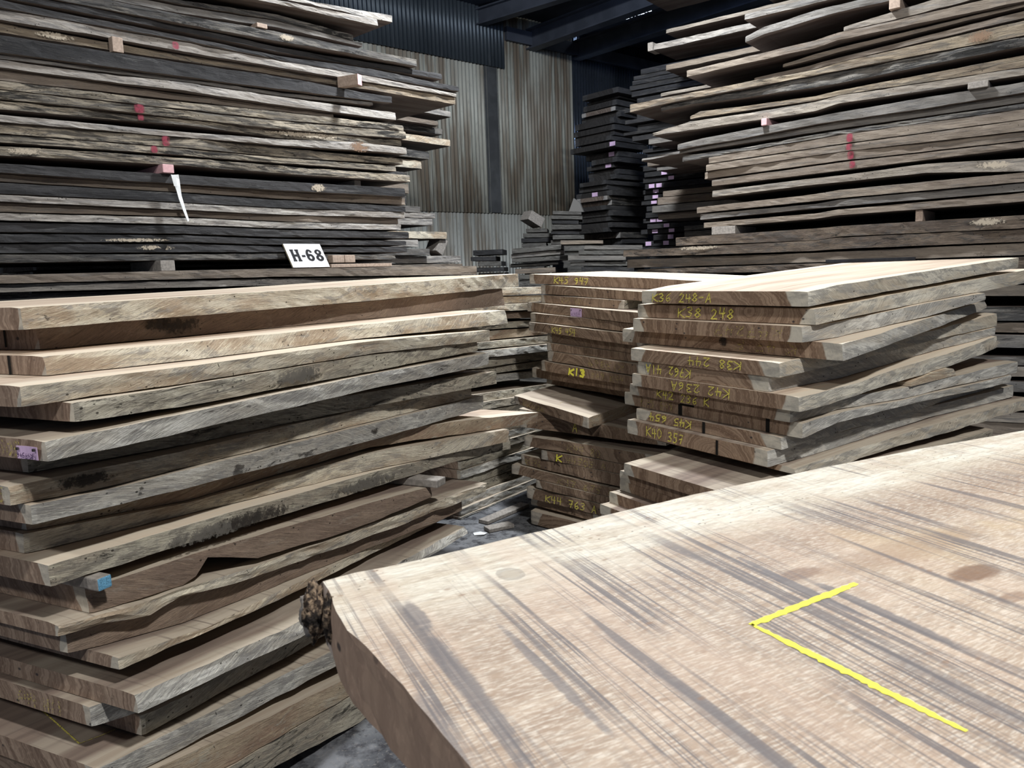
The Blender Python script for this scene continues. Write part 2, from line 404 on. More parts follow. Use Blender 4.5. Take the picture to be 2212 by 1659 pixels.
def fit(st, cols, gap=0.0, wo=(None, None), T=None, wl=None):
    T = T or st.T; wl = st.wlim if wl is None else wl
    wl = wl if isinstance(wl, tuple) else (wl, wl)
    ends = []
    for e, (x, yt, yb) in ((0, cols[0]), (1, cols[-1])):
        w = wo[e]
        if w is None:
            if st.prev is None or st.mode == 'plane': w = 0.0
            else:
                y = yt if yt is not None else yb
                off = gap if yt is not None else gap+T
                d = ray(x, y); P = st.on_w(x, y, 0.0)
                if abs(d.z) < .035: w = st.lastw[e]
                else:
                    for _ in range(6):
                        z = st.zprev(st.sw(P)[0])-off
                        P = at_z(x, y, z)
                    w = st.sw(P)[1]
                w = max(-wl[e], min(wl[e], w))
        ends.append(w)
    yC = cols[0][2]; P0 = st.on_w(cols[0][0], yC, ends[0]); P1 = st.on_w(cols[-1][0], cols[-1][2], ends[1])
    s0, s1 = st.sw(P0)[0], st.sw(P1)[0]
    A = st.pt(s0, ends[0], 0); B = st.pt(s1, ends[1], 0)
    n = Vector((-(B-A).y, (B-A).x, 0)).normalized()
    zt = []; zb = []
    for (x, yt, yb) in cols:
        Q = at_plane(x, yb, A, n); s_ = st.sw(Q)[0]
        if yt is None:
            t_ = (st.zprev(s_)-gap-.001) if st.prev else Q.z+T
            if st.prev is None: pass
        else:
            t_ = at_plane(x, yt, A, n).z
            if st.prev: t_ = min(t_, st.zprev(s_)-.001)
        zb_ = min(Q.z, t_-.025)
        zt.append((s_, t_)); zb.append((s_, zb_))
    def mono(l):
        l = sorted(l); o = [l[0]]
        for q in l[1:]:
            if q[0]-o[-1][0] > .02: o.append(q)
        return o
    zt, zb = mono(zt), mono(zb)
    st.lastw = ends
    return s0, s1, ends, zt, zb

def look_mats(k):
    s, t, e = k.split('/')
    return [M[s+'_s'], M[t+'_t'], M[e+'_e']]

def add_slab(st, look, cols, words='', W=None, Lx=None, gap=0.0, wo=(None, None), T=None, ext=(0, 0), bev=0.0, rough=.004, wav=.008, chip=0.0, wl=None, label=None, step=.05, extraw=0.0):
    st.i += 1
    s0, s1, ends, zt, zb = fit(st, cols, gap, wo, T, wl)
    W = W or st.W
    if Lx is not None:   # width so that the far corner of the end face lands at image column Lx
        best = None
        for q in range(30, 220):
            P = st.pt(s0, ends[0]+q*.01, zt[0][1]); e = abs(proj(P)[0]-Lx)
            if best is None or e < best[0]: best = (e, q*.01)
        W = best[1]
    W += extraw
    ztf = lambda s: interp(zt, s); zbf = lambda s: max(.002, interp(zb, s))
    wfn = lambda s: ends[0]+(ends[1]-ends[0])*(s-s0)/(s1-s0)
    # keep clear of the slab above everywhere
    pvs = st.prev if st.prev and len(st.prev) < 40 else None
    if st.prev is not None:
        pv = st.prev; ztc = lambda s: min(ztf(s), interp(pv, s)-.0012)
    else: ztc = ztf
    e0, e1 = s0-ext[0], s1+ext[1]
    me = slab_mesh(st, e0, e1, wfn, W, ztc, zbf, st.seed*100+st.i*7, rough, bev, step, wav, chip, st.endface, st.kn+[q[0] for q in zt+zb])
    st.kn = (st.kn+[q[0] for q in zt+zb])[-24:]
    mm = look_mats(look)
    if st.endface: mm = [mm[2], mm[1], mm[0]]
    o = link(st.name, me, mm)
    finish(o, st.pt((e0+e1)/2, W/2, min(zbf(e0), zbf(e1))))
    tag(o, label or mk_label(words, st), st.cat, st.group)
    xs = [e0-.4+(e1-e0+.8)*q/60 for q in range(61)]+[q[0] for q in zt]+[q[0] for q in zb]+[s0, s1]
    if pvs: xs += [q[0] for q in pvs]
    xs = sorted(xs); xs = [x for k, x in enumerate(xs) if k == 0 or x-xs[k-1] > .001]
    st.prev = [(ss, min(zbf(ss), ztc(ss)-.012)-.0008) for ss in xs]
    rec = dict(o=o, s0=s0, s1=s1, e0=e0, e1=e1, w=ends, W=W, zt=ztc, zb=zbf, wf=wfn, st=st); st.slabs.append(rec)
    return rec

def fill_down(st, look, words, W=None, T=.066, s=None, jit=.05, seed=5, stop=.12, bearers=True, slope0=0.0, where2=None):
    """ordinary layers under the last visible one, down to the floor"""
    R = random.Random(seed); pv = st.prev
    if s is None: s = (st.slabs[-1]['e0'], st.slabs[-1]['e1'])
    lev = min(interp(pv, s[0]), interp(pv, s[1]))
    z = [(s[0], interp(pv, s[0])), (s[1], interp(pv, s[1]))]
    ex_ = 0.0
    for k in range(61):
        q = s[0]-.1+(s[1]-s[0]+.2)*k/60; ex_ = max(ex_, interp(z, q)-interp(pv, q))
    z = [(z[0][0], z[0][1]-ex_-.001), (z[1][0], z[1][1]-ex_-.001)]
    while min(z[0][1], z[1][1])-T > stop:
        st.i += 1
        T2 = T*R.uniform(.85, 1.1)
        a0 = s[0]+R.uniform(-jit, jit); a1 = s[1]+R.uniform(-jit, jit)
        # gradually level off
        zt = [(a0, interp(z, a0)-.0015), (a1, interp(z, a1)-.0015)]
        d = zt[0][1]-zt[1][1]
        zb = [(a0, zt[0][1]-T2-max(0, d)*.12), (a1, zt[1][1]-T2-max(0, -d)*.12)]
        w0 = R.uniform(-jit, jit)*.8
        wf = lambda q: w0
        me = slab_mesh(st, a0, a1, wf, (W or st.W)*R.uniform(.94, 1.03), lambda q: interp(zt, q), lambda q: interp(zb, q), st.seed*100+st.i*7, .004, 0, .09, .008)
        o = link(st.name, me, (look_mats(look) if not st.endface else look_mats(look)[::-1])); finish(o, st.pt((a0+a1)/2, (W or st.W)/2, min(zb[0][1], zb[1][1])))
        tag(o, mk_label(words, st), st.cat, st.group)
        st.slabs.append(dict(o=o, s0=a0, s1=a1, e0=a0, e1=a1, w=(w0, w0), W=W or st.W, zt=lambda q, zt=zt: interp(zt, q), zb=lambda q, zb=zb: interp(zb, q), wf=wf, st=st))
        z = zb; st.prev = zb
    if bearers:
        for k, q in enumerate((.16, .84)):
            ss = s[0]+(s[1]-s[0])*q; h = interp(z, ss)-.002
            if h < .02: continue
            w = (W or st.W)
            o = box_obj('bearer_beam', st.pt(ss, w*.5, h/2), st.a, st.p, Vector((0, 0, 1)), .045, w*.47, h/2, [M['stickg']])
            tag(o, 'squared bearer under the %s end of %s' % (('nearer', 'farther')[k] if st.a.y > 0 else ('left', 'right')[k], st.where), 'beam')

# ------------------------------------------------------------------ handwriting
SF = {'K': [[(0, 0), (0, 1)], [(.62, 1), (.02, .45), (.66, 0)]], '0': [[(.3, 1), (.05, .7), (.05, .3), (.3, 0), (.55, .3), (.55, .7), (.3, 1)]],
 '1': [[(.3, 0), (.3, 1)]], '2': [[(.05, .78), (.25, 1), (.52, .82), (.40, .45), (.05, 0), (.6, .03)]],
 '3': [[(.05, .92), (.4, 1), (.5, .75), (.2, .52), (.52, .35), (.4, .02), (.02, .05)]], '4': [[(.12, 1), (.05, .45), (.6, .5)], [(.45, .98), (.42, 0)]],
 '5': [[(.55, 1), (.12, .98), (.1, .58), (.42, .6), (.5, .25), (.28, 0), (.02, .05)]], '6': [[(.45, 1), (.12, .6), (.08, .2), (.3, 0), (.52, .2), (.4, .45), (.1, .32)]],
 '7': [[(.03, 1), (.55, 1), (.25, 0)], [(.12, .5), (.5, .52)]], '8': [[(.3, .52), (.1, .75), (.3, 1), (.5, .75), (.3, .52), (.05, .25), (.3, 0), (.55, .25), (.3, .52)]],
 '9': [[(.5, .7), (.3, .5), (.08, .72), (.28, 1), (.5, .8), (.45, .3), (.3, 0)]], 'A': [[(0, 0), (.28, 1), (.56, 0)], [(.1, .38), (.48, .38)]],
 '-': [[(.05, .48), (.5, .5)]], 'H': [[(0, 0), (0, 1)], [(.5, 0), (.5, 1)], [(0, .5), (.5, .5)]], 'G': [[(.5, .85), (.25, 1), (.03, .6), (.1, .1), (.4, 0), (.52, .4), (.3, .42)]],
 'F': [[(0, 0), (0, 1), (.5, 1)], [(0, .55), (.4, .55)]], '.': [[(.2, 0), (.28, .06)]], ' ': []}
def ribbon(pts, hw):
    """flat ribbon along 2-D points; returns quads as 2-D"""
    q = []
    for i in range(len(pts)-1):
        (x0, y0), (x1, y1) = pts[i], pts[i+1]; dx, dy = x1-x0, y1-y0; L = math.hypot(dx, dy) or 1e-6
        nx, ny = -dy/L*hw, dx/L*hw; ex, ey = dx/L*hw*.6, dy/L*hw*.6
        q.append([(x0+nx-ex, y0+ny-ey), (x1+nx+ex, y1+ny+ey), (x1-nx+ex, y1-ny+ey), (x0-nx-ex, y0-ny-ey)])
    return q
def write(parent, text, P, ex, ez, n, width, height, mat, rot=False, hw=.0035, name='painted_number', seed=0, label=None):
    """handwritten strokes on the plane through P (lower left corner), along ex and ez, lifted along n"""
    R = random.Random(seed+len(text)); adv = .78; total = max(.1, adv*len(text)-.18)
    verts = []; faces = []
    sx = width/total
    for i, ch in enumerate(text):
        jy = R.uniform(-.05, .05); js = R.uniform(.88, 1.05); sl = R.uniform(.02, .14)
        for stn in SF.get(ch, []):
            pts = []
            for k in range(len(stn)-1):
                (x0, y0), (x1, y1) = stn[k], stn[k+1]
                for t in (0, .5): pts.append((x0+(x1-x0)*t, y0+(y1-y0)*t))
            pts.append(stn[-1])
            pp = [((i*adv+px+sl*py+R.uniform(-.02, .02))*sx, ((py*js+jy)*.9+.05+R.uniform(-.015, .015))*height) for (px, py) in pts]
            if rot: pp = [(width-x, height-y) for (x, y) in pp]
            for quad in ribbon(pp, hw*R.uniform(.8, 1.2)):
                b = len(verts)
                for (x, y) in quad: verts.append(P+ex*x+ez*y+n*(.0016+.0002*(b % 7)))
                faces.append((b, b+1, b+2, b+3))
    me = mesh_from(verts, faces, name); o = link(name, me, [mat], parent)
    finish(o, P)
    if label: o['label'] = label
    return o
def words_of(text, x0, x1, rot):
    tot = .78*len(text)-.18; out = []; i = 0
    for w_ in text.split(' '):
        if w_:
            a, b = i*.78/tot, ((i+len(w_)-1)*.78+.6)/tot
            if rot: a, b = 1-b, 1-a
            out.append((w_, x0+(x1-x0)*a, x0+(x1-x0)*b))
        i += len(w_)+1
    return out
def end_write(rec, text, x0, x1, mat='chalk', rot=False, frac=.74, hw=.0031, lift=.003):
    """on the near end face of a slab (the face at s0)"""
    if ' ' in text:
        for (t_, a_, b_) in words_of(text, x0, x1, rot): end_write(rec, t_, a_, b_, mat, rot, frac, hw, lift)
        return
    st = rec['st']; n = -st.a; s0 = rec['e0']
    zt, zb = rec['zt'](s0), rec['zb'](s0); zc = (zt+zb)/2
    y = 800
    def loc(x):
        P = None; yy = y
        for _ in range(8):
            P = at_plane(x, yy, st.pt(s0, 0, 0), n); yy = proj(Vector((P.x, P.y, zc)))[1]
        return P
    A, B = loc(x0), loc(x1); ex = (B-A); ex.z = 0; wd = ex.length; ex.normalize(); h = (zt-zb)*frac
    P = Vector((A.x, A.y, zc-h/2))+n*lift
    return write(rec['o'], text, P, ex, Vector((0, 0, 1)), n, wd, h, M[mat], rot, hw, seed=int(x0))
def face_write(rec, text, x0, x1, mat='chalk', rot=False, frac=.72, hw=.0032, lift=.012):
    """on the long visible face"""
    if ' ' in text:
        for (t_, a_, b_) in words_of(text, x0, x1, rot): face_write(rec, t_, a_, b_, mat, rot, frac, hw, lift)
        return
    st = rec['st']; n = -st.p
    def loc(x):
        yy = 800; P = None
        for _ in range(8):
            s = st.sw(st.on_w(x, yy, rec['wf'](0)))[0]
            P = st.pt(s, rec['wf'](s), (rec['zt'](s)+rec['zb'](s))/2)
            Q = at_plane(x, yy, P, st.p); s = st.sw(Q)[0]
            P = st.pt(s, rec['wf'](s), (rec['zt'](s)+rec['zb'](s))/2); yy = proj(P)[1]
        return P, s
    (A, sa), (B, sb) = loc(x0), loc(x1); ex = (B-A); wd = ex.length; ex.normalize()
    h = (rec['zt'](sa)-rec['zb'](sa))*frac
    up = Vector((0, 0, 1))
    P = A-up*(h/2)+n*lift
    return write(rec['o'], text, P, ex, up, n, wd, h, M[mat], rot, hw, seed=int(x0))
def quad_on(rec, x0, x1, f0, f1, mat, name, lift=.006, thick=.0, end=False, curl=0.0):
    """small panel on the long face (or the end face) between image columns, f0..f1 fraction of the slab's height from the top"""
    st = rec['st']; n = -st.a if end else -st.p
    def loc(x):
        yy = 800
        for _ in range(8):
            if end: P = at_plane(x, yy, st.pt(rec['e0'], 0, 0), n); zt, zb = rec['zt'](rec['e0']), rec['zb'](rec['e0'])
            else:
                w = rec['wf']((rec['s0']+rec['s1'])/2); P = st.on_w(x, yy, w); s = st.sw(P)[0]; w = rec['wf'](s); P = st.on_w(x, yy, w); s = st.sw(P)[0]; zt, zb = rec['zt'](s), rec['zb'](s)
            yy = proj(Vector((P.x, P.y, (zt+zb)/2)))[1]
        return Vector((P.x, P.y, 0)), zt, zb
    A, zt0, zb0 = loc(x0); B, zt1, zb1 = loc(x1)
    Z = Vector((0, 0, 1)); v = []; uv = []
    NX, NZ = 5, 4
    for i in range(NX+1):
        for j in range(NZ+1):
            a, b = i/NX, j/NZ; zt, zb = zt0+(zt1-zt0)*a, zb0+(zb1-zb0)*a; f = f0+(f1-f0)*b
            v.append(A.lerp(B, a)+Z*(zt+(zb-zt)*f)+n*(lift+curl*(a-.5)**2*4)); uv.append((a, b))
    fc = [(i*(NZ+1)+j, (i+1)*(NZ+1)+j, (i+1)*(NZ+1)+j+1, i*(NZ+1)+j+1) for i in range(NX) for j in range(NZ)]
    me = mesh_from(v, fc, name); ul = me.uv_layers.new(name='UVMap')
    for p in me.polygons:
        for li, vi in zip(p.loop_indices, p.vertices): ul.data[li].uv = uv[vi]
    o = link(name, me, [mat], rec['o']); finish(o, (v[0]+v[-1])/2)
    if thick:
        md = o.modifiers.new('thickness', 'SOLIDIFY'); md.thickness = thick; md.offset = 0
    return o, A, B, n
def tag_part(rec, x0, x1, f0, f1, text=None, end=False, rot=False, lift=.008, small=False):
    o, A, B, n = quad_on(rec, x0, x1, f0, f1, M['pink'], 'label_tag', lift, .0012, end, .003)
    o['label'] = 'pink plastic tag stapled on'
    if text:
        zt, zb = (rec['zt'](rec['e0']), rec['zb'](rec['e0'])) if end else (rec['zt'](rec['s0']), rec['zb'](rec['s0']))
        Z = Vector((0, 0, 1)); c = o.location+rec['o'].location; ex = (B-A).normalized(); wd = (B-A).length
        h = (zt-zb)*(f1-f0)
        write(o, text, c-ex*wd*.38-Z*h*.36+n*.0045, ex, Z, n, wd*.76, h*.40, M['penink'], rot, .0011, 'tag_writing')
        o.children[0].location = (c-ex*wd*.38-Z*h*.36+n*.0045)-c
        for q in (-.40, .40):
            b = box_obj('tack', c+ex*wd*q+Z*h*.30+n*.004, ex, n, Z, .0035, .0025, .0035, [M['tackhead']], None, .001)
            b.parent = o; b.location = ex*wd*q+Z*h*.30+n*.004
    return o

def stick(st, x0, x1, yt, yb, label, out=.02, ln=.5, mats=None, w=0.0, end=None, zlo=None, zhi=None, skew=0.0):
    P = st.on_w((x0+x1)/2, yb, w-out); Q = st.on_w((x0+x1)/2, yt, w-out)
    z0 = P.z if zlo is None else zlo; z1 = Q.z if zhi is None else zhi
    s0 = st.sw(st.on_w(x0, yb, w-out))[0]; s1 = st.sw(st.on_w(x1, yb, w-out))[0]
    hw = abs(s1-s0)/2; ss = (s0+s1)/2
    sp = [ss-hw, ss, ss+hw, ss+skew*ln, ss+skew*ln*.5, ss-hw+skew*ln]
    ok = [q for q in st.slabs if q['e0'] < ss < q['e1']]
    lo = min(ok, key=lambda q: abs(q['zt'](ss)-z0)); hi = min(ok, key=lambda q: abs(q['zb'](ss)-z1) if q is not lo else 9)
    a_ = max(lo['zt'](q) for q in sp)+.0015; b_ = min(hi['zb'](q) for q in sp)-.0015
    if zlo is None and b_-a_ > .010: z0, z1 = a_, b_
    elif zlo is not None: z1 = min(z1, b_)
    else: ln = .03+out
    m = mats or [M['stick'], M['stick']]
    ay = (st.p+st.a*skew).normalized(); ax = Vector((ay.y, -ay.x, 0))
    if ax.dot(st.a) < 0: ax = -ax
    az = Vector((0, 0, 1))
    if ax.cross(ay).dot(az) < 0: ax = -ax
    front = st.pt(ss, w-out, (z0+z1)/2)
    o = box_obj('spacer_stick', front+ay*ln/2, ax, ay, az, max(.012, hw), ln/2, max(.01, (z1-z0)/2), m, None, .004, 1 if len(m) > 1 else None)
    tag(o, label, 'stick'); return o

VERB = False
def rep(st, rec):
    if VERB: print(st.where, st.i, 'w %.2f %.2f' % tuple(rec['w']), 's %.2f %.2f' % (rec['s0'], rec['s1']), 'zt %.3f %.3f' % (rec['zt'](rec['s0']), rec['zt'](rec['s1'])), 'T %.3f %.3f' % (rec['zt'](rec['s0'])-rec['zb'](rec['s0']), rec['zt'](rec['s1'])-rec['zb'](rec['s1'])), 'W %.2f' % rec['W'])

# ================================================================== NEAR LEFT STACK
P = at_depth(51.5, 663.4, 2.15)
NL = Stack((P.x, P.y), (.47, 1.0), T=.068, W=1.05, seed=11, wlim=.32, name='live_edge_board', cat='wood slab', where='the near left stack')
rows = [
 ('fresh/fresh/pale', [(51.5,663.4,713),(400,640.5,684),(800,615.5,650),(1122,591,619)], 'cream and tan slab with brown diagonal grain', {}),
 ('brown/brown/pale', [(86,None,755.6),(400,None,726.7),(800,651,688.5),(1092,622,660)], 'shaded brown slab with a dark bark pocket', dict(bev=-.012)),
 ('fresh/fresh/pale', [(106.7,768,811.7),(400,727.8,779),(800,690,730),(1100,669,699)], 'pale cream slab with short dark checks', dict(bev=-.012)),
 ('fresh/fresh/pale', [(56,832.5,881.3),(192,815,858),(400,785,828),(800,731,765),(1061,713,735.5)], 'yellowish cream slab jutting out at its chipped corner', dict(bev=.004)),
 ('olive/brown/pale', [(164,868,912),(400,833,878.6),(800,767,804),(1034,738,758)], 'grey-brown slab with flaking dark bark patch', {}),
 ('silver/brown/pale', [(106.7,952.4,997.6),(361,900,943),(400,892,933.5),(800,809,842),(1062,761,787)], 'grey slab with a pink tag on its end', dict(bev=.002)),
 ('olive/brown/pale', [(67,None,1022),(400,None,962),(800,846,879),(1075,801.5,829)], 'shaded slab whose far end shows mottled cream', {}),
 ('fresh/brown/pale', [(30,1049,1093.5),(230,1006,1054),(400,974,1012),(640,914,951),(1020,None,858)], 'cream slab with black bark streaks near its left end', {}),
 ('silver/brown/pale', [(77,1089,1135),(400,1013,1057),(800,911,952),(1046,853,882)], 'silver-white slab with dark knot holes', {}),
 ('tan/fresh/pale', [(62,None,1146),(400,None,1083),(800,None,967),(900,922,951),(1000,908,938),(1164,890,913)], 'cream slab reaching farthest right past its neighbours', dict(bev=.004)),
 ('fresh/brown/pale', [(58.8,1150.5,1196.5),(400,1077,1113),(800,979,1016),(1101,926,954)], 'white slab catching bright light at its far end', {}),
 ('olive/fresh/pale', [(116,1219,1268.6),(400,1127,1178),(800,1017,1055),(975,972,1000),(1104,None,970)], 'mouldy black and tan slab above the blue-ended stick', {}),
 ('brown/brown/pale', [(197,1270,1325),(233,1258,1315),(400,1205,1265),(428,1196,1246),(452,1189,1199),(500,1175,1204),(560,1157,1207),(700,1116,1165),(800,1087,1131),(935,1050,1074)], 'tan slab with a wavy notched lower edge', dict(gap=.045, bev=-.006)),
 ('fresh/brown/pale', [(143,1350,1381),(235,1319,1352),(330,1296,1331),(400,1271,1292),(600,1210,1237),(800,1134,1163),(1054,1042,1062)], 'jagged cream-edged slab with a pointed far end', dict(rough=.009, bev=.006, wav=.015)),
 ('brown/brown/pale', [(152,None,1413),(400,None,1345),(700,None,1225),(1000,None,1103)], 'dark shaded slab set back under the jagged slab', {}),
 ('fresh/brown/pale', [(258,1418,1447.6),(601,1269.5,1297),(945,1109,1130),(985,1090,1110)], 'narrow cream slab with a cut square near end', {}),
 ('silver/brown/pale', [(305,1500,1543),(452,1434,1470),(646,1344,1378),(1010,1137,1152)], 'broad brown-topped slab with a splintered edge', dict(bev=-.012, rough=.006, extraw=.05)),
 ('silver/brown/pale', [(204,1525,1572),(330,1478,1530),(900,None,1240)], 'slab with silvery sawn corner and chalk on its end', dict()),
 ('olive/brown/pale', [(312,None,1591),(692,None,1380),(950,None,1240)], 'short-ended grey slab with brown mould', dict()),
 ('silver/brown/pale', [(220,1658,1712),(715,1408,1447),(960,1290,1322)], 'slab with a thin yellow line drawn on top', dict()),
 ('tan/brown/pale', [(330,1662,1745),(755,1462,1503),(960,1362,1398)], 'wide grey-tan slab low down', dict()),
 ('olive/brown/pale', [(330,None,1800),(800,None,1551),(980,None,1455)], 'greenish grey slab just above the floor', dict()),
]
NLs = []
for look, cols, words, kw in rows:
    r = add_slab(NL, look, cols, words, **kw); NLs.append(r); rep(NL, r)
fill_down(NL, 'olive/brown/pale', 'greenish grey slab', stop=.07, seed=3, jit=.03, bearers=False)

# ================================================================== NEAR RIGHT STACK
P = at_depth(1747.5, 629.6, 3.4)
NR = Stack((P.x, P.y), (.857, .514), T=.062, W=1.05, seed=23, wlim=(.20, .05), name='live_edge_board', cat='wood slab', where='the near right stack')
rows = [
 ('mott/fresh/fresh', [(1747.5,629.6,662.7),(1812,615,649.4),(2000,586,616),(2199,556,578)], 'smooth pale-topped slab marked in yellow', dict(Lx=1385.7)),
 ('mott/fresh/fresh', [(1762,667,702),(1812,660,691),(2000,624,653),(2235,580,608)], 'slab with large yellow K38 248', dict(Lx=1378, bev=-.008, wo=(-.02, 0))),
 ('mottg/fresh/fresh', [(1738,705.6,741),(1812,695,728),(2000,655,684),(2131,622,647)], 'white-edged slab with arched growth rings', dict(Lx=1368.5, bev=-.006)),
 ('mottg/fresh/fresh', [(1826,742.6,780.6),(2011,686,712),(2136,648,665)], 'slab with corner jutting far right below the ringed one', dict(Lx=1345, bev=-.010)),
 ('mott/fresh/fresh', [(1689,784,817),(1850,748,778.8),(2022,713,733.5),(2157,676.5,704.5)], 'slab with upside-down yellow K38 244', dict(Lx=1366, bev=-.004)),
 ('mottg/fresh/fresh', [(1661,813,846.6),(1812,785,816.7),(2021,733.5,757),(2151,706,722.6)], 'slab with wrinkled grey corner patch', dict(Lx=1382)),
 ('mott/fresh/fresh', [(1729,858,891),(1812,830,868.5),(1990,780,812),(2158,722.6,751.6)], 'wavy-edged slab with upside-down K42 236A', dict(Lx=1361, bev=-.004, wav=.016)),
 ('mottg/brown/fresh', [(1707,None,913),(1812,None,885),(1950,838,861),(2065,812,833),(2170,787,812),(2200,781,805)], 'dark-ended slab chalked K42 236', dict(Lx=1359)),
 ('mottg/brown/fresh', [(1735,914,948),(1812,884,913.7),(2000,840,866),(2184,809,826)], 'slab with a deep black crack in its end', dict(Lx=1348)),
 ('mottg/brown/fresh', [(1690.5,None,972.7),(1812,None,936),(2000,None,880),(2150,None,837)], 'slab with large upside-down K45 654', dict(Lx=1375)),
 ('mottg/brown/fresh', [(1660,973.6,1009.8),(1812,934.5,964),(2000,880,905),(2191,832,857)], 'slab with a rounded whitish corner and split end', dict(Lx=1356, bev=-.003)),
 ('mott/brown/fresh', [(1721,999,1026),(1812,975,1009.5),(1947.6,932,962.5),(2065,902,928),(2170,870,894),(2230,860,882)], 'cream slab with a frayed far end', dict(Lx=1405, rough=.006, wav=.015, wo=(.02, -.06))),
]
NRs = []
for look, cols, words, kw in rows:
    r = add_slab(NR, look, cols, words, **kw); NRs.append(r); rep(NR, r)
    if len(NRs) == 7: prev7 = list(NR.prev)
# the recessed layers under the black gap
r = add_slab(NR, 'olive/brown/fresh', [(1650,None,1120),(1900,1000,1035),(2146,927,943)], 'grey slab jutting out left under the gap', Lx=1349, gap=.05); NRs.append(r); rep(NR, r)
fill_down(NR, 'brown/brown/fresh', 'shaded brown-ended slab', W=1.0, T=.06, stop=.1, seed=8, jit=.06)

# ================================================================== MIDDLE STACK (brown ends)
P = at_depth(1144, 592, 5.9)
MC = Stack((P.x, P.y), (.80, -.60), T=.06, W=1.2, seed=37, wlim=.50, name='live_edge_board', cat='wood slab', where='the brown-ended middle stack')
rows = [
 ([(1144,592,612.5),(1389,600,624),(1530,607.5,630)], 'pale-topped slab chalked K45 947', {}),
 ([(1168,615,634.7),(1388,625,650.5),(1410,None,652)], 'shaded slab with plain brown end', {}),
 ([(1167,637,654),(1300,644,665),(1347,649,668)], 'shorter slab with a splintered pale right corner', {}),
 ([(1139,652.5,672.5),(1378,675,699.5),(1395,676.5,701.5)], 'slab wearing a pink tag', {}),
 ([(1146,675,694),(1367,None,718),(1392,None,721)], 'shaded slab under the pink-tagged one', {}),
 ([(1141,695,713.6),(1348,720,744),(1392,725,750)], 'slab chalked K45 454', {}),
 ([(1182,717,738),(1400,None,768)], 'very dark recessed slab', {}),
 ([(1180,740,757),(1400,None,787)], 'dark slab above upside-down chalk', {}),
 ([(1183,757,779),(1366,786,810.5),(1392,789,814)], 'slab with upside-down chalked K13869', {}),
 ([(1168,779,800.6),(1362,813,834),(1392,817,838)], 'slab with a thick yellow K13 scrawl', dict(gap=.006)),
 ([(1150,793.4,814),(1358,None,848),(1392,None,854)], 'slab with a pale pointed left corner', {}),
 ([(1180,None,829),(1359,None,858.5),(1392,None,864)], 'plain umber slab above the black gap', {}),
 ([(1110,854.5,871.7),(1272,902,926)], 'slab pulled out forward, chalk line on its top', dict(gap=.012, wl=.6, W0=1.2)),
 ([(1122,None,922),(1438,None,964)], 'slab with a yellow A above the black opening', {}),
 ([(1133,942,963),(1226,954,978),(1350,974,1003.7),(1420,985,1010)], 'slab with a dark knot at its left end', dict(gap=.02)),
 ([(1169,971.5,992),(1349,1004,1026),(1400,1013,1036)], 'slab with pale left corner and yellow K', {}),
 ([(1124.6,982,1003),(1360,None,1056)], 'dark slab chalked K476', {}),
 ([(1103.6,1004,1023.6),(1122,1006,1027),(1368,1066,1087)], 'slab chalked K47 675 with whitish left corner', {}),
 ([(1158,None,1053),(1330,None,1096)], 'dark recessed slab near the floor', {}),
 ([(1136,1052,1076),(1331,1098,1122)], 'slab chalked K44 763 A', {}),
 ([(1145,None,1091),(1300,None,1130)], 'thin dark slab near the floor', {}),
 ([(1146,1103,1132),(1300,1140,1170)], 'lowest visible slab, resting near the concrete', {}),
]
MCs = []; MC.endface = True
for cols, words, kw in rows:
    kw = dict(kw); w0 = kw.pop('W0', None)
    i = len(MCs)+1
    look = 'fresh/fresh/mc' if i == 1 else ('olive/brown/mc' if i not in (13,) else 'tan/brown/mc')
    if w0: kw['W'] = w0
    r = add_slab(MC, look, cols, words, **kw); MCs.append(r); rep(MC, r)

# ================================================================== STACK BEHIND THE NEAR LEFT ONE
P = at_depth(1046, 640, 5.9)
ML = Stack((P.x, P.y), (.56, .83), T=.062, W=.78, seed=41, wlim=.05, mode='plane', name='live_edge_board', cat='wood slab', where='the stack behind the near left one')
rows = [(623,641,619,633),(642,658,637,651),(659,674,653,668),(676,690,670,685),(700,713,689,703),(716,736,706,722),(739,754,724,740),
        (758,774,742,757),(776,795,759,775),(797,811,777,790),(812,829,797,811)]
for k in range(15): rows.append((850+19.2*k-(1 if k else 0), 867+19.2*k, 828+15.6*k, 843+15.6*k))
lk = ['fresh/fresh/pale','fresh/brown/pale','fresh/brown/pale','brown/brown/pale','olive/brown/pale','tan/brown/pale','olive/brown/pale','silver/brown/pale','olive/brown/pale','olive/brown/pale','silver/brown/pale']
wd = ['pale-topped cream slab', 'cream slab in the light', 'cream slab half in shadow', 'dark brown slab', 'grey slab', 'reddish tan slab', 'greyish tan slab', 'silver-edged slab', 'grey-green slab', 'dull grey slab', 'silver slab above a black gap']
MLs = []
R = random.Random(5)
for k, (a, b, c, d) in enumerate(rows):
    if b > 1128: break
    L = lk[k] if k < 11 else R.choice(['olive/brown/pale', 'silver/brown/pale', 'olive/brown/pale'])
    W_ = wd[k] if k < 11 else ('dim greyish slab')
    j = R.uniform(-.04, .04)
    r = add_slab(ML, L, [(1040, a, b), (1192+R.uniform(-8, 8), c, d)], W_, wo=(j, j+R.uniform(-.02, .02)), ext=(.25, .05)); MLs.append(r)
fill_down(ML, 'olive/brown/pale', 'dim greyish slab close to the floor', T=.06, stop=.05, seed=4, bearers=False)

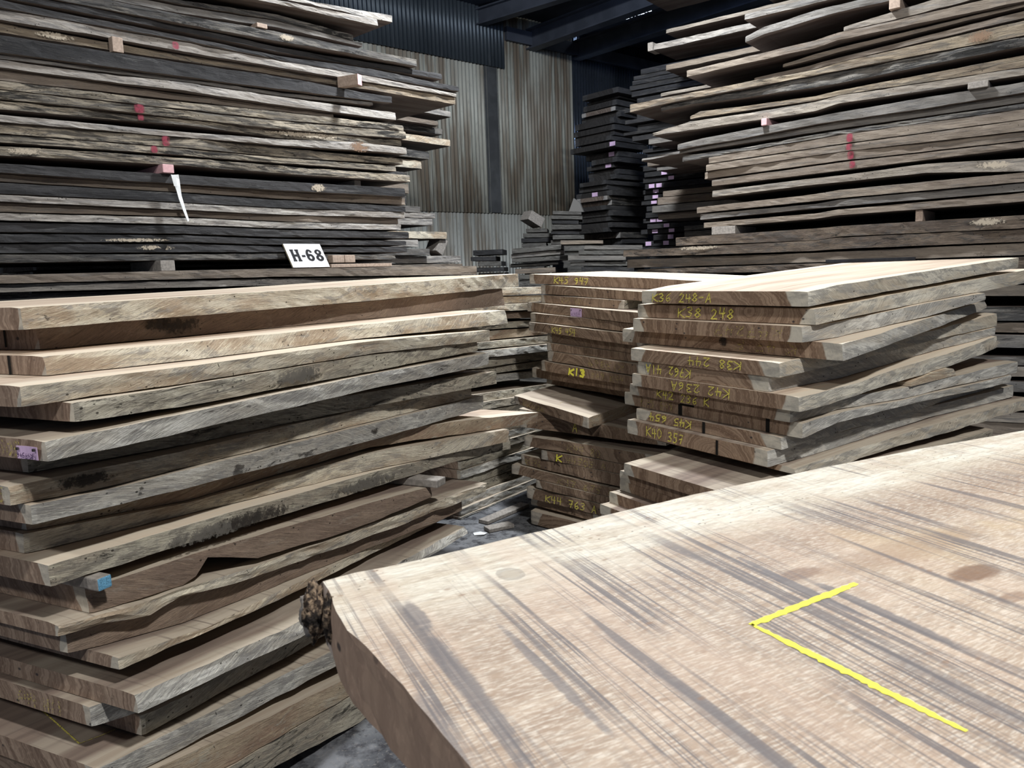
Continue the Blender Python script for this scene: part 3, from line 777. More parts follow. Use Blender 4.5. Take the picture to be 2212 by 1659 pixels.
# ================================================================== TALL WEATHERED STACK, LEFT (H-68)
P = at_depth(870, 400, 6.8)
HLd = Vector((.68, .73, 0)).normalized()
HL = Stack((P.x, P.y), (.68, .73), T=.065, W=1.15, seed=53, mode='plane', name='weathered_plank', cat='plank', where='the tall left stack')
rows = [
 ('pale/dark/dark', [(0,-135,-118),(400,-56,-42),(660,0,8),(850,33,48)], 'pale split plank with a ragged bright tip', dict(rough=.007, chip=.01)),
 ('pale/dark/dark', [(0,-110,-90),(400,-40,-27),(600,0,9),(818,41,56)], 'light frayed plank showing its dark underside', dict(rough=.007, wo=(-.05,-.12))),
 ('char/dark/dark', [(0,-85,-66),(400,0,10),(600,31,44),(765,75,88)], 'dark plank with a tan scar', {}),
 ('drabgrey/dark/dark', [(0,-60,-45),(400,14,29),(600,46,60),(783,83,98)], 'grey tapering plank with a short stick under it', {}),
 ('char/dark/dark', [(0,-50,-25),(400,32,52),(600,68,89),(740,98,113),(901,129,144)], 'knotty plank with a blond upper rim', dict(wo=(-.03,-.05))),
 ('black/dark/dark', [(0,-20,-5),(400,56,69),(600,101,112),(954,159,172)], 'dark plank with a silvery right end', {}),
 ('black/dark/dark', [(0,-2,15),(400,80,89),(600,121,130),(800,147,163),(991,188,198)], 'thin plank ending in a bright blond tip', {}),
 ('pale/dark/dark', [(0,18,42),(200,54,74),(400,90,112),(600,131,146),(800,165,178),(986,203,209)], 'pale grey plank above the angled stick', {}),
 ('ochre/dark/dark', [(0,46,70),(150,76,94),(400,118,132),(600,150,162),(983,210,226)], 'tapering plank with an orange-blond patch', dict(wo=(.05,.02))),
 ('black/dark/dark', [(0,76,114),(400,136,166),(600,165,192),(847,209,222)], 'thick charred black plank', dict(wo=(-.04,-.04))),
 ('drabgrey/dark/dark', [(0,116,125),(400,167,177),(600,198,207),(806,221,228)], 'thin grey plank with a broken splintered end', dict(rough=.006)),
 ('pale/dark/dark', [(0,125,145),(200,156,172),(400,179,197),(600,208,226),(858,243,259)], 'bright whitish grey plank', dict(wo=(-.02,-.02))),
 ('drab/dark/dark', [(0,150,173),(300,190,206),(600,228,240)], 'recessed grey-brown plank ending in shadow', dict(wo=(.02,.03), ext=(1.2,.5))),
 ('bark/dark/dark', [(0,174,193),(400,220,235),(600,241,259),(875,269,282)], 'plank with cream sapwood and peeling bark', dict(rough=.007, chip=.008)),
 ('bark/dark/dark', [(0,194,214),(400,239,256),(600,261,279),(876,284,300)], 'plank with upper red spray mark', dict(rough=.006)),
 ('bark/dark/dark', [(0,217,237),(400,257,271),(600,281,297),(868,303,315)], 'plank with a bright scarred middle', dict(rough=.007, chip=.008)),
 ('pale/dark/dark', [(0,248,264),(400,284,296),(600,301,314),(760,306,324),(879,319,333)], 'plank with a frayed reddish fibre tuft', dict(rough=.006, wo=(-.03,-.05))),
 ('bark/dark/dark', [(0,266,289),(400,298,320),(600,318,338),(870,343,355)], 'mottled plank with vivid red spray mark', {}),
 ('bark/dark/dark', [(0,290,307),(400,321,336),(600,340,352),(857,358,370)], 'mottled grey plank under the red mark', {}),
 ('bark/dark/dark', [(0,314,335),(400,340,358),(600,357,374),(887,378,393)], 'splintered plank above a black slot', dict(rough=.007, chip=.008, wo=(-.02,-.02))),
 ('black/dark/dark', [(0,352,372),(170,363,384),(400,378,398),(600,391,411),(878,407,425)], 'blue-black plank the pale stick rests on', dict(wo=(-.02,-.02))),
 ('drab/dark/dark', [(0,374,392),(400,399,416),(600,413,429),(874,427,443)], 'brown recessed plank', dict(wo=(.05,.05))),
 ('black/dark/dark', [(0,394,418),(400,417,437),(600,431,448),(876,446,458)], 'black plank with fine white scratches', dict(wo=(-.01,-.01))),
 ('pale/dark/dark', [(0,420,435),(400,439,454),(600,450,463),(876,459,471)], 'pale blond plank crossed by the white strip', {}),
 ('drab/dark/dark', [(0,437,458),(400,456,468),(600,464,478),(862,472,484)], 'shadowed tan plank', dict(wo=(.04,.03))),
 ('pale/dark/dark', [(0,460,476),(400,470,485),(600,479,493),(866,485,497)], 'widest pale plank at the strip tip', dict(wo=(-.02,-.02))),
 ('black/dark/dark', [(0,480,501),(400,488,505),(600,496,512),(882,501,515)], 'black plank with rounded corner', {}),
 ('black/dark/dark', [(0,505,524),(400,508,523),(600,516,529),(876,520,530)], 'black plank with a bright torn edge', dict(rough=.006)),
 ('black/dark/dark', [(0,527,547),(400,527,545),(600,532,545),(880,534,545)], 'black plank with a lifted pale splinter', dict(rough=.006)),
 ('char/dark/dark', [(0,549,568),(400,549,562),(600,547,560),(857,551,561)], 'lowest black plank above the dark opening', {}),
 ('drab/dark/dark', [(0,594,613),(400,584,603),(600,580,598),(830,577,596),(1032,574,593)], 'long brown plank the sign board stands on', dict(wo=(-.10,-.10))),
 ('pale/dark/dark', [(0,614,632),(400,606,621),(600,601,616),(1060,596,608)], 'grey plank just above the near pale slab', dict(wo=(-.06,-.06))),
]
HLs = []
for look, cols, words, kw in rows:
    kw = dict(kw); kw.setdefault('ext', (1.3, 0)); kw.setdefault('rough', .005); kw.setdefault('wav', .014)
    if 'wo' not in kw:
        R2 = random.Random(len(HLs)*7+1); j = R2.uniform(-.02, .02); kw['wo'] = (j, j+R2.uniform(-.02, .02))
    r = add_slab(HL, look, cols, words, **kw); HLs.append(r); rep(HL, r)
fill_down(HL, 'char/dark/dark', 'dark weathered plank', T=.075, stop=.12, seed=9)

# second weathered stack, standing close behind it: only its right ends show
HB = Stack(tuple((HL.O+HL.p*1.45)[:2]), (.68, .73), T=.07, W=1.0, seed=61, mode='plane', name='weathered_plank', cat='plank', where='the stack behind the tall left one')
def vpl(x, y, x2, xv=2650, yv=537): return y+(x2-x)*(yv-y)/(xv-x)
rows = [('pale',975,241,253,'bright tip of a plank'),('drab',947,262,272,'dark plank tip'),('char',957,278,291,'grey-black plank tip'),('fresh',974,302,316,'cream-white long plank tip'),
 ('char',928,328,344,'black jagged plank tip'),('fresh',911,347,365,'cream square plank end'),('char',880,372,392,'hidden dark plank tip'),('drab',884,398,418,'brown plank tip'),('char',880,424,440,'black plank tip'),
 ('drabgrey',909,446,459,'grey folded plank tip'),('pale',940,461,472,'grey plank tip lifted above a gap'),
 ('pale',936,473,487,'pale square plank end'),('fresh',967,501,516,'white plank with a black slash'),('pale',903,518,533,'cream short plank end'),('drabgrey',929,537,551,'grey pointed plank tip'),
 ('pale',996,552,567,'pale plank under the tilted block'),('drab',1000,569,577,'thin brown plank')]
HBs = []
for k, (mt, x, a, b, words) in enumerate(rows):
    r = add_slab(HB, mt+'/dark/dark', [(700, vpl(x, a, 700), vpl(x, b, 700)), (x, a, b)], words, wo=(random.Random(k).uniform(-.05, .05),)*2, ext=(2.6, 0), rough=.006)
    HBs.append(r)
fill_down(HB, 'char/dark/dark', 'dark weathered plank', T=.085, stop=.12, seed=19)
R = random.Random(3)

# ================================================================== BIG BROWN STACK, RIGHT
P = at_depth(1530, 345, 7.0)
RS = Stack((P.x, P.y), (.785, -.618), T=.07, W=1.15, seed=71, mode='plane', name='weathered_plank', cat='plank', where='the tall right stack')
rows = [
 ('drabgrey/dark/dark', [(1608,30,43),(1700,8,22),(1760,-8,7),(2212,-118,-96)], 'grey plank cut off by the top of the picture', {}),
 ('drabgrey/dark/dark', [(1609,78,91),(1649,58,74),(1760,22,41),(1812,11,27),(2212,-90,-66)], 'steel-grey plank with a bent left end', {}),
 ('rpale/dark/dark', [(1822,58,67),(1930,24,43),(2050,-12,12),(2212,-50,-30)], 'smooth pale tapering plank under a stick', dict(wo=(-.02,-.02))),
 ('drab/dark/dark', [(1483,152,166),(1600,125,139),(1760,87,104),(1812,70,87),(1930,45,62),(2212,-22,2)], 'long mottled plank with a jutting left end', dict(wo=(-.08,-.04))),
 ('drab/dark/dark', [(1690,138,142),(1760,116,127),(1812,102,112),(2212,4,14)], 'slim light plank with a pointed end', {}),
 ('drab/dark/dark', [(1628,168,172),(1760,138,149),(1812,124,134),(2212,24,39)], 'smooth light brown plank, pointed at left', {}),
 ('ochre/dark/dark', [(1361,226,243),(1440,210,223),(1628,173,187),(1760,150,162),(1812,135,152),(2212,43,76)], 'barky plank with an orange torn patch', dict(rough=.006, chip=.006, wo=(-.04,-.02))),
 ('char/dark/dark', [(1427,229,240),(1494,215,226),(1628,188,208),(1760,164,189),(1812,155,180),(2212,79,100)], 'dark splintered plank with a black underside', dict(rough=.006, chip=.006)),
 ('ochre/dark/dark', [(1490,251,256),(1512,240,253),(1630,226,236),(1760,208,218),(1812,195,205),(2212,119,145)], 'yellowish-brown plank', {}),
 ('rpale/dark/dark', [(1409,273,284),(1490,262,281),(1600,246,264),(1760,220,241),(1812,206,224),(2212,146,163)], 'grey plank with frayed left tip', dict(rough=.006, wo=(-.03,-.01))),
 ('drabgrey/dark/dark', [(1463,312,324),(1517,298,313),(1600,282,300),(1760,253,269),(1812,242,261),(2000,210,234),(2212,177,200)], 'curved slate-grey plank', dict(wo=(-.03,-.02))),
 ('drabgrey/dark/dark', [(1385,329,343),(1463,316,328),(1600,301,311),(1812,263,278),(2212,201,221)], 'grey plank with the leftmost light end', dict(wo=(.02,.03))),
 ('char/dark/dark', [(1474,336,350),(1600,320,328),(1812,281,291),(2212,223,235)], 'jagged bark-edged plank', dict(rough=.007, chip=.008, wo=(.0,.0))),
 ('drab/dark/dark', [(1530,340,353),(1812,292,311),(2212,236,258)], 'smooth tan plank with upper red spray mark', {}),
 ('drab/dark/dark', [(1525,356,370),(1812,313,328),(2212,259,283)], 'smooth tan plank with a whitish end block', {}),
 ('drab/dark/dark', [(1521,372,387),(1812,329,348),(2212,284,303)], 'smooth tan plank with strongest red spray mark', {}),
 ('drab/dark/dark', [(1536,389,402),(1812,351,369),(2212,305,319)], 'smooth tan plank with lowest red spray mark', {}),
 ('rpale/dark/dark', [(1538,412,426),(1760,385,399),(1812,379,394),(2000,353,373),(2212,341,370)], 'grey plank with a cream torn right portion', dict(wo=(-.03,-.03))),
 ('drab/dark/dark', [(1505,448,461),(1760,419,434),(1812,410,428),(2212,372,393)], 'plank with a lighter tan left end', dict(wo=(-.02,-.02))),
 ('drabgrey/dark/dark', [(1512,463,475),(1760,440,450),(1812,431,446),(2212,395,413)], 'grey-brown plank under the light-ended one', {}),
 ('drab/dark/dark', [(1519,481,492),(1760,461,473),(1812,452,465),(2212,416,435)], 'light plank above the wide black slot', {}),
 ('umber/dark/dark', [(1459,513,531),(1760,493,519),(1812,488,511),(2212,464,493)], 'thick dark brown plank below the wide slot', dict(rough=.006, wo=(-.05,-.05))),
 ('umber/dark/dark', [(1345,541,555),(1500,533,551),(1760,519,542),(1812,513,538),(2212,494,522)], 'very dark plank reaching farthest left', dict(wo=(-.08,-.03))),
 ('drab/dark/dark', [(1354,561,579),(1760,546,567),(2212,524,551)], 'brown plank behind the thin metal bar', dict(wo=(-.04,.0))),
 ('umber/dark/dark', [(1376,582,592),(1760,569,586),(2212,555,581)], 'dark red-brown barky plank', dict(rough=.006, wo=(-.02,-.09))),
 ('drab/dark/dark', [(1500,596,610),(2212,584,612)], 'plank level with the near right top slab', {}),
 ('rpale/dark/dark', [(1500,612,630),(2150,616,640),(2212,616,640)], 'pale plank beside the near right stack', dict(wo=(-.02,-.02))),
 ('char/dark/dark', [(1500,662,686),(2212,663,694)], 'dark plank beside the near right stack', {}),
 ('drab/dark/dark', [(1500,690,712),(2212,697,719)], 'brown plank beside the near right stack', {}),
 ('drabgrey/dark/dark', [(1500,718,742),(2212,724,752)], 'grey plank beside the near right stack', {}),
 ('drabgrey/dark/dark', [(1500,756,776),(2212,771,790)], 'grey plank low beside the near right stack', {}),
 ('rpale/dark/dark', [(1500,778,798),(2212,793,814)], 'pale plank low beside the near right stack', {}),
 ('drabgrey/dark/dark', [(1500,806,826),(2212,824,848)], 'slate plank low beside the near right stack', {}),
 ('char/dark/dark', [(1500,840,862),(2212,862,888)], 'charcoal plank low beside the near right stack', {}),
 ('rpale/dark/dark', [(1500,866,886),(2212,892,914)], 'lowest plank that shows beside the near right stack', {}),
]
RSs = []
for look, cols, words, kw in rows:
    kw = dict(kw); kw.setdefault('ext', (0, 1.3)); kw.setdefault('rough', .0045); kw.setdefault('wav', .012)
    if 'wo' not in kw:
        R2 = random.Random(len(RSs)*5+2); j = R2.uniform(-.015, .015); kw['wo'] = (j, j+R2.uniform(-.015, .015))
    r = add_slab(RS, look, cols, words, **kw); RSs.append(r); rep(RS, r)
fill_down(RS, 'drab/dark/dark', 'dull brown plank', T=.075, stop=.12, seed=29)

# ================================================================== things behind and beside the big stacks
def pl(x, y, x2, xv, yv): return y+(x2-x)*(yv-y)/(xv-x)
RB = Stack(tuple((RS.O+RS.p*1.35)[:2]), (.785, -.618), T=.07, W=.55, seed=81, mode='plane', name='weathered_plank', cat='plank', where='the stack behind the tall right one')
rows = [('drab', 1391, -16, -2, 1660, 'wide plank showing its purplish underside', .0), ('rpale', 1438, 64, 72, 1620, 'thin pale board above the splintered one', .05), ('pale', 1412, 95, 109, 1640, 'white splintered plank', -.05),
 ('drab', 1437, 140, 152, 1640, 'plank in deep shade', 0), ('rpale', 1426, 201, 208, 1600, 'slim whitish board', .1), ('drabgrey', 1400, 300, 312, 1600, 'dark plank with scattered ends', .1),
 ('drab', 1398, 350, 360, 1560, 'plank with a pinkish-brown tip', -.02), ('drabgrey', 1418, 362, 369, 1560, 'thin pink-tagged plank', -.02),
 ('drab', 1432, 413, 425, 1600, 'olive-brown plank', .0), ('drab', 1420, 427, 443, 1600, 'broad olive-brown plank', -.05), ('drabgrey', 1409, 445, 460, 1600, 'plank with a blunt grey tip', -.1), ('drab', 1421, 462, 475, 1600, 'brown plank above the tagged stock', .0), ('char', 1478, 488, 498, 1600, 'black plank low down', .0)]
RBs = []; lasty = None
for k, (mt, x, a, b, x2, words, w) in enumerate(rows):
    if lasty is not None:
        yq = lasty+2; xs = 1660
        while pl(x, a, xs, -1000, 650)-pl(1400, yq, xs, -1000, 650) > 13:
            ya = pl(1400, yq, xs, -1000, 650)
            RB.i -= 1
            r = add_slab(RB, 'char/dark/dark', [(xs, ya, ya+12), (1800, pl(xs, ya, 1800, -1000, 650), pl(xs, ya+12, 1800, -1000, 650))], 'shaded plank', wo=(0, 0), ext=(0, 3.0), label='shaded plank deep behind the tall right stack'); r['o']['group'] = 'hidden planks behind the tall right stack'; yq += 13.5
    lasty = pl(x, b, 1400, -1000, 650)
    r = add_slab(RB, mt+'/dark/dark', [(x, a, b), (x2, pl(x, a, x2, -1000, 650), pl(x, b, x2, -1000, 650))], words, wo=(w, w), rough=.012 if k == 2 else .005, chip=.01 if k == 2 else 0, ext=(0, 4.0)); RBs.append(r)
fill_down(RB, 'char/dark/dark', 'dark plank', T=.09, stop=.15, seed=49)

# dark old stock by the back wall
P = at_depth(1318, 300, 11.3)
B1 = Stack((P.x, P.y), (.755, .656), T=.08, W=1.0, seed=91, mode='plane', name='old_plank', cat='plank', where='the dark corner stack')
R = random.Random(77); y = 187.0; B1s = []
while y < 552:
    if y < 250: cx, lx, t = 1338, 1262, 10.5
    elif y < 306: cx, lx, t = 1322, 1237, 11.5
    elif y < 388: cx, lx, t = 1334, 1272, 10.5
    elif y < 500: cx, lx, t = 1316, 1246, 10.5
    else: cx, lx, t = 1340, 1250, 11
    t *= R.uniform(.8, 1.2); cx += R.uniform(-9, 9); lx += R.uniform(-7, 7)
    g = 3.0 if R.random() < .3 else .8
    if 303 < y < 312: g = 9
    x2 = 1400
    wj = R.uniform(-.06, .06)
    tone = R.choice(['night/night/night']*5+['char/night/dark'])
    words = R.choice(['dark bluish plank', 'blackish plank', 'dim slate plank', 'dim brown-black plank'])
    r = add_slab(B1, tone, [(cx, y, y+t), (x2, pl(cx, y, x2, 2900, 530), pl(cx, y+t, x2, 2900, 530))], words, Lx=lx, wo=(wj, wj+R.uniform(-.05, .05)), step=.12); B1s.append(r)
    y += t+g
fill_down(B1, 'night/night/night', 'blackish plank', T=.1, stop=.15, seed=59, W=.8)
P = at_depth(1390, 400, 9.9)
B2 = Stack((P.x, P.y), (.785, -.618), T=.07, W=.7, seed=101, mode='plane', name='old_plank', cat='plank', where='the pink-tagged dark stack')
y = 150.0; B2s = []; yy = []
while y < 560:
    t = R.uniform(8.5, 12)
    if y < 300: x = R.uniform(1345, 1380)+ (20 if y < 180 else 0)
    elif 335 < y < 470: x = R.uniform(1385, 1398)
    else: x = R.uniform(1378, 1412)
    wj = R.uniform(-.05, .05)
    words = R.choice(['dark bluish plank', 'blackish plank', 'slate-black plank', 'brown-black plank'])
    r = add_slab(B2, 'night/night/night', [(x, y, y+t), (1560, pl(x, y, 1560, -1000, 650), pl(x, y+t, 1560, -1000, 650))], words, wo=(wj, wj), step=.12, ext=(0, .6)); B2s.append(r); yy.append((y, t))
    y += t+R.uniform(.6, 3)
fill_down(B2, 'night/night/night', 'blackish plank', T=.1, stop=.15, seed=69)

# low stacks of short grey offcuts in front of the back wall
def low(px, D, rows, where, seed, W=.6, dirx=(1, -.10)):
    P = at_depth(px, 560, D)
    st = Stack((P.x, P.y), dirx, T=.06, W=W, seed=seed, mode='plane', name='short_board', cat='short slab', where=where)
    out = []
    for k, (look, x0, x1, a, b, c, d, words) in enumerate(rows):
        j = random.Random(seed+k).uniform(-.05, .05)
        out.append(add_slab(st, look, [(x0, a, b), (x1, c, d)], words, wo=(j, j), step=.05))
    fill_down(st, 'low/night/night', 'grey short slab', T=.09, stop=.12, seed=seed, s=(out[-1]['e0'], out[-1]['e1']), jit=.04)
    return st, out
Lo = 'low/dark/night'; Ln = 'night/night/night'; Lt = 'drab/dark/dark'; Lg = 'drabgrey/dark/dark'
low(1020, 10.2, [(Ln, 1022, 1085, 541, 552, 538, 549, 'blackish slab end'), (Ln, 1017, 1070, 555, 564, 553, 563, 'dark grey slab'), (Lo, 1032, 1083, 566, 575, 564, 574, 'slate slab near green scraps'),
  (Ln, 1030, 1088, 578, 588, 577, 586, 'blackish grey slab'), (Lo, 1034, 1090, 590, 600, 588, 598, 'dark slab')], 'the little pile by the wall', 111)
low(1105, 10.0, [(Lo, 1106, 1216, 537, 548, 528, 538, 'grey slab with a slanting top'), (Lg, 1104, 1217, 549, 558, 540, 549, 'lighter grey slab'), (Lo, 1106, 1226, 559, 567, 551, 561, 'grey slab with a bright right end'),
  (Lo, 1100, 1206, 570, 578, 563, 571, 'thin grey slab'), (Lt, 1113, 1200, 581, 592, 577, 588, 'brownish grey slab'), (Lo, 1120, 1208, 594, 604, 590, 600, 'lowest grey slab')], 'the middle grey pile', 121)
low(1130, 11.2, [(Lo, 1136, 1182, 494, 502, 493, 501, 'small grey slab'), (Lo, 1130, 1196, 504, 513, 503, 512, 'dim grey slab'), (Ln, 1126, 1193, 515, 524, 513, 522, 'dark slab'), (Lo, 1128, 1180, 526, 534, 524, 532, 'dim slab')], 'the pile with a tilted block', 131)
st3, o3 = low(1190, 10.7, [(Lo, 1194, 1256, 455, 463, 457, 464, 'dim grey slab'), (Lo, 1190, 1258, 465, 473, 466, 474, 'dim grey slab'), (Ln, 1192, 1250, 475, 483, 476, 484, 'dark slab'), (Lo, 1192, 1256, 485, 496, 485, 495, 'rough brown-grey slab'),
  (Ln, 1190, 1252, 498, 506, 498, 506, 'dark slab'), (Lo, 1194, 1262, 508, 517, 507, 516, 'dim slab'), (Lo, 1190, 1262, 519, 528, 518, 527, 'dim slab')], 'the dim pile under the leaning panel', 141)
low(1215, 9.4, [(Lt, 1211, 1303, 519, 528, 519, 526, 'tan slab with torn bright front'), (Lg, 1262, 1388, 530, 539, 529, 539, 'grey slab'), (Lo, 1250, 1392, 541, 550, 540, 550, 'darker grey slab'), (Lg, 1227, 1352, 552, 563, 552, 562, 'light grey slab'),
  (Lo, 1232, 1384, 566, 574, 565, 574, 'grey slab in half shade'), (Ln, 1256, 1370, 577, 587, 577, 587, 'bowed dark slab'), (Ln, 1250, 1375, 590, 600, 590, 600, 'dark slab lowest in view')], 'the tan-topped grey pile', 151)

def block(name, x, y, D, size, rz, ry, mat, label, cat='wood block', zb=None, ax=None):
    P = at_depth(x, y, D)
    m = Matrix.Rotation(rz, 3, 'Z') @ Matrix.Rotation(ry, 3, 'Y')
    if zb is not None:
        ext = sum(abs((m @ Vector((size[0]/2 if i == 0 else 0, size[1]/2 if i == 1 else 0, size[2]/2 if i == 2 else 0))).z) for i in range(3)); P.z = zb+ext
    o = box_obj(name, P, m @ Vector((1, 0, 0)), m @ Vector((0, 1, 0)), m @ Vector((0, 0, 1)), size[0]/2, size[1]/2, size[2]/2, [mat], None, .004)
    return tag(o, label, cat)
def topz(rec, x):
    st = rec['st']; s = st.sw(st.on_w(x, 560, rec['wf'](0)))[0]; return rec['zt'](s)

# ================================================================== sign, strip, sticks, blocks on the tall left stack
bb = HLs[30]
s1 = HL.sw(HL.on_w(624, 577, -.03))[0]; s2 = HL.sw(HL.on_w(703, 577, -.03))[0]
zt_ = bb['zt']((s1+s2)/2)+.001
hgt = HL.on_w(650, 529, -.01).z-zt_; wds = (s2-s1)
ez = (Vector((0, 0, 1))*hgt-HL.a*(wds*.13)+HL.p*.05); Ls = ez.length; ez.normalize(); ex = HL.a; en = ex.cross(ez).normalized()
if en.dot(HL.p) > 0: en = -en
Pb = HL.pt(s1, -.092, zt_+.006)
sv = []
for (f, g) in ((0, 0), (1, 0), (.985, 1), (0, 1)): sv.append(Pb+ex*wds*f+ez*Ls*g)
vs = sv+[v-en*.014 for v in sv]
me = mesh_from(vs, [(0, 1, 2, 3), (7, 6, 5, 4), (0, 4, 5, 1), (1, 5, 6, 2), (2, 6, 7, 3), (3, 7, 4, 0)], 'sign'); fix_normals(me)
sign = link('sign_board', me, [M['white'], M['ply']])
for p in me.polygons:
    if abs(p.normal.dot(en)) < .8: p.material_index = 1
finish(sign, Pb); tag(sign, 'white stencilled sign board reading H-68 leaning on the tall left stack', 'sign')
def sign_text(parent, P, ex, ez, n, w, h):
    # chunky slab-serif stencil strokes, outlines in a unit box per character
    def rect(x0, y0, x1, y1): return [(x0, y0), (x1, y0), (x1, y1), (x0, y1)]
    chars = []
    H = [rect(.04, 0, .34, 1), rect(.62, 0, .92, 1), rect(.3, .40, .66, .58), rect(0, 0, .40, .12), rect(0, .88, .40, 1), rect(.56, 0, .98, .12), rect(.56, .88, .98, 1)]
    D = [rect(.08, .36, .92, .52)]
    def ringp(cx, cy, rx, ry, ix, iy, a0=0, a1=360, n=26):
        q = []
        for i in range(n):
            t0 = math.radians(a0+(a1-a0)*i/n); t1 = math.radians(a0+(a1-a0)*(i+1)/n)
            q.append([(cx+rx*math.cos(t0), cy+ry*math.sin(t0)), (cx+rx*math.cos(t1), cy+ry*math.sin(t1)), (cx+ix*math.cos(t1), cy+iy*math.sin(t1)), (cx+ix*math.cos(t0), cy+iy*math.sin(t0))])
        return q
    S6 = ringp(.5, .31, .46, .31, .15, .13)+ringp(.52, .55, .48, .47, .16, .30, 100, 215)+ringp(.5, .66, .42, .34, .12, .19, 15, 115)
    S8 = ringp(.5, .27, .47, .28, .14, .11)+ringp(.5, .755, .42, .245, .13, .10)
    xs = [(H, 0, .27), (D, .30, .13), (S6, .45, .25), (S8, .735, .255)]
    v = []; f = []; k = 0
    for (sh, x0, cw) in xs:
        for q in sh:
            b = len(v); k += 1
            for (x, y) in q: v.append(P+ex*(x0+x*cw)*w+ez*y*h+n*(.0015+.00012*(k % 9)))
            f.append((b, b+1, b+2, b+3))
    o = link('painted_lettering', mesh_from(v, f, 'txt'), [M['ink']], parent); finish(o, P); return o
sign_text(sign, Pb+ex*wds*.09+ez*Ls*.26, (ex).normalized(), ez, en, wds*.86, Ls*.50)

gs = [M['stick'], M['stickp']]
stick(HL, 245, 268, 85, 115, 'pale cut stick between two planks at the upper left', mats=[M['stick']], w=-.03, ln=.06)
stick(HL, 556, 578, 44, 62, 'short pale stick high in the tall left stack', mats=[M['stick']], w=-.03)
o = stick(HL, 771, 784, 159, 177, 'long pink-ended stick poking out at an angle', mats=gs, w=-.03, out=.16, ln=.19, skew=-.35)
stick(HL, 353, 377, 357, 377, 'pinkish stick end above the white strip', mats=[M['stickp']], w=-.04)
stick(HL, 348, 379, 562, 583, 'grey-blue stick end in the dark opening at the foot', mats=[M['stickg']], w=-.06, zlo=bb['zt'](-1.2)+.001)
stick(HL, 766, 780, 390, 404, 'dim stick deep in the black slot', mats=[M['stickg']], w=.10)
zz = HLs[31]['zb'](-2.0)
# blocks right of the sign
zt2 = bb['zt'](-.4)
th = box_obj('thin_board', HL.pt(HL.sw(HL.on_w(768, 575, -.06))[0]+.05, -.02, zt2+.019), HL.a, HL.p, Vector((0, 0, 1)), .30, .07, .0135, [M['stick']], None, .003); tag(th, 'thin pale board lying right of the sign', 'board')
for (x, wd_, lab) in ((727, .055, 'left of two small pale blocks right of the sign'), (752, .05, 'right of two small pale blocks right of the sign')):
    s_ = HL.sw(HL.on_w(x, 562, -.06))[0]
    o = box_obj('wood_block', HL.pt(s_, -.02, zt2+.041+.031), HL.a, HL.p, Vector((0, 0, 1)), wd_, .07, .030, [M['stick']], None, .006); tag(o, lab, 'wood block')
# tilted block at the right end
s_ = HB.sw(HB.on_w(965, 552, 0))[0]
pk = HBs[15]
m = 1.05; u1 = (HB.a*math.cos(m)+Vector((0, 0, 1))*math.sin(m)); u2 = (-HB.a*math.sin(m)+Vector((0, 0, 1))*math.cos(m))
hx, hz = .095, .06
o = box_obj('wood_block', HB.pt(s_-.02, .15, pk['zt'](s_)+abs(u1.z)*hx+abs(u2.z)*hz+.002), u1, HB.p, u2, hx, .10, hz, [M['stickg']], None, .006); tag(o, 'dark grey block tipped on its corner at the stack edge', 'wood block')

# white plastic strip hanging from a stick
pts = [((370, 378), (385, 377)), ((374, 392), (387, 388)), ((381, 412), (389, 404)), ((386, 430), (392, 424)), ((394, 452), (399, 448)), ((405, 479), (408, 476))]
v = []; 
for i, (a, b) in enumerate(pts):
    v += [HL.on_w(a[0], a[1], -.10-.006*(i % 2)), HL.on_w(b[0], b[1], -.095+.006*(i % 2))]
me = mesh_from(v, [(2*i, 2*i+1, 2*i+3, 2*i+2) for i in range(len(pts)-1)], 'strip')
o = link('plastic_strip', me, [M['whitestrip']]); finish(o, v[0]); md = o.modifiers.new('thickness', 'SOLIDIFY'); md.thickness = .003
tag(o, 'white plastic strip hanging from the pinkish stick end', 'strip')
v = [HL.on_w(369, 377, -.105), HL.on_w(380, 379, -.11), HL.on_w(383, 404, -.115), HL.on_w(376, 402, -.11)]
fl = link('strip_flap', mesh_from(v, [(0, 1, 2, 3)], 'flap'), [M['whitestrip']], o); finish(fl, v[0]); md = fl.modifiers.new('t', 'SOLIDIFY'); md.thickness = .002

# red spray marks
for rec, x0, x1, a, b in ((HLs[14], 286, 312, -.1, 1.0), (HLs[15], 294, 310, .0, .9), (HLs[17], 346, 366, -.05, 1.0), (HLs[18], 322, 340, 0.0, 1.0), (HLs[7], 368, 386, .2, 1.0),
  (RSs[13], 1828, 1845, .0, .98), (RSs[14], 1827, 1843, .05, .95), (RSs[15], 1830, 1847, .02, .98), (RSs[16], 1834, 1850, .02, .9)):
    q = quad_on(rec, x0, x1, a, b, M['spray'], 'spray_mark', .016)[0]; q['label'] = 'red spray paint'

# sticks of the tall right stack
stick(RS, 1644, 1656, 251, 271, 'pinkish stick under the frayed-tip plank', mats=[M['stickp']], w=-.04)
stick(RS, 2090, 2134, 171, 192, 'wide rounded grey stick at upper right', mats=[M['stickg']], w=-.04)
stick(RS, 1537, 1588, 487, 502, 'grey stick at the left of the wide black slot', mats=[M['stickg']], w=-.0)
stick(RS, 1977, 1993, 456, 474, 'thin stick in the middle of the wide black slot', mats=[M['stick']], w=.05)
stick(RS, 1920, 1944, -2, 22, 'pale stick at the top edge of the picture, right', mats=[M['stick']], w=-.04)
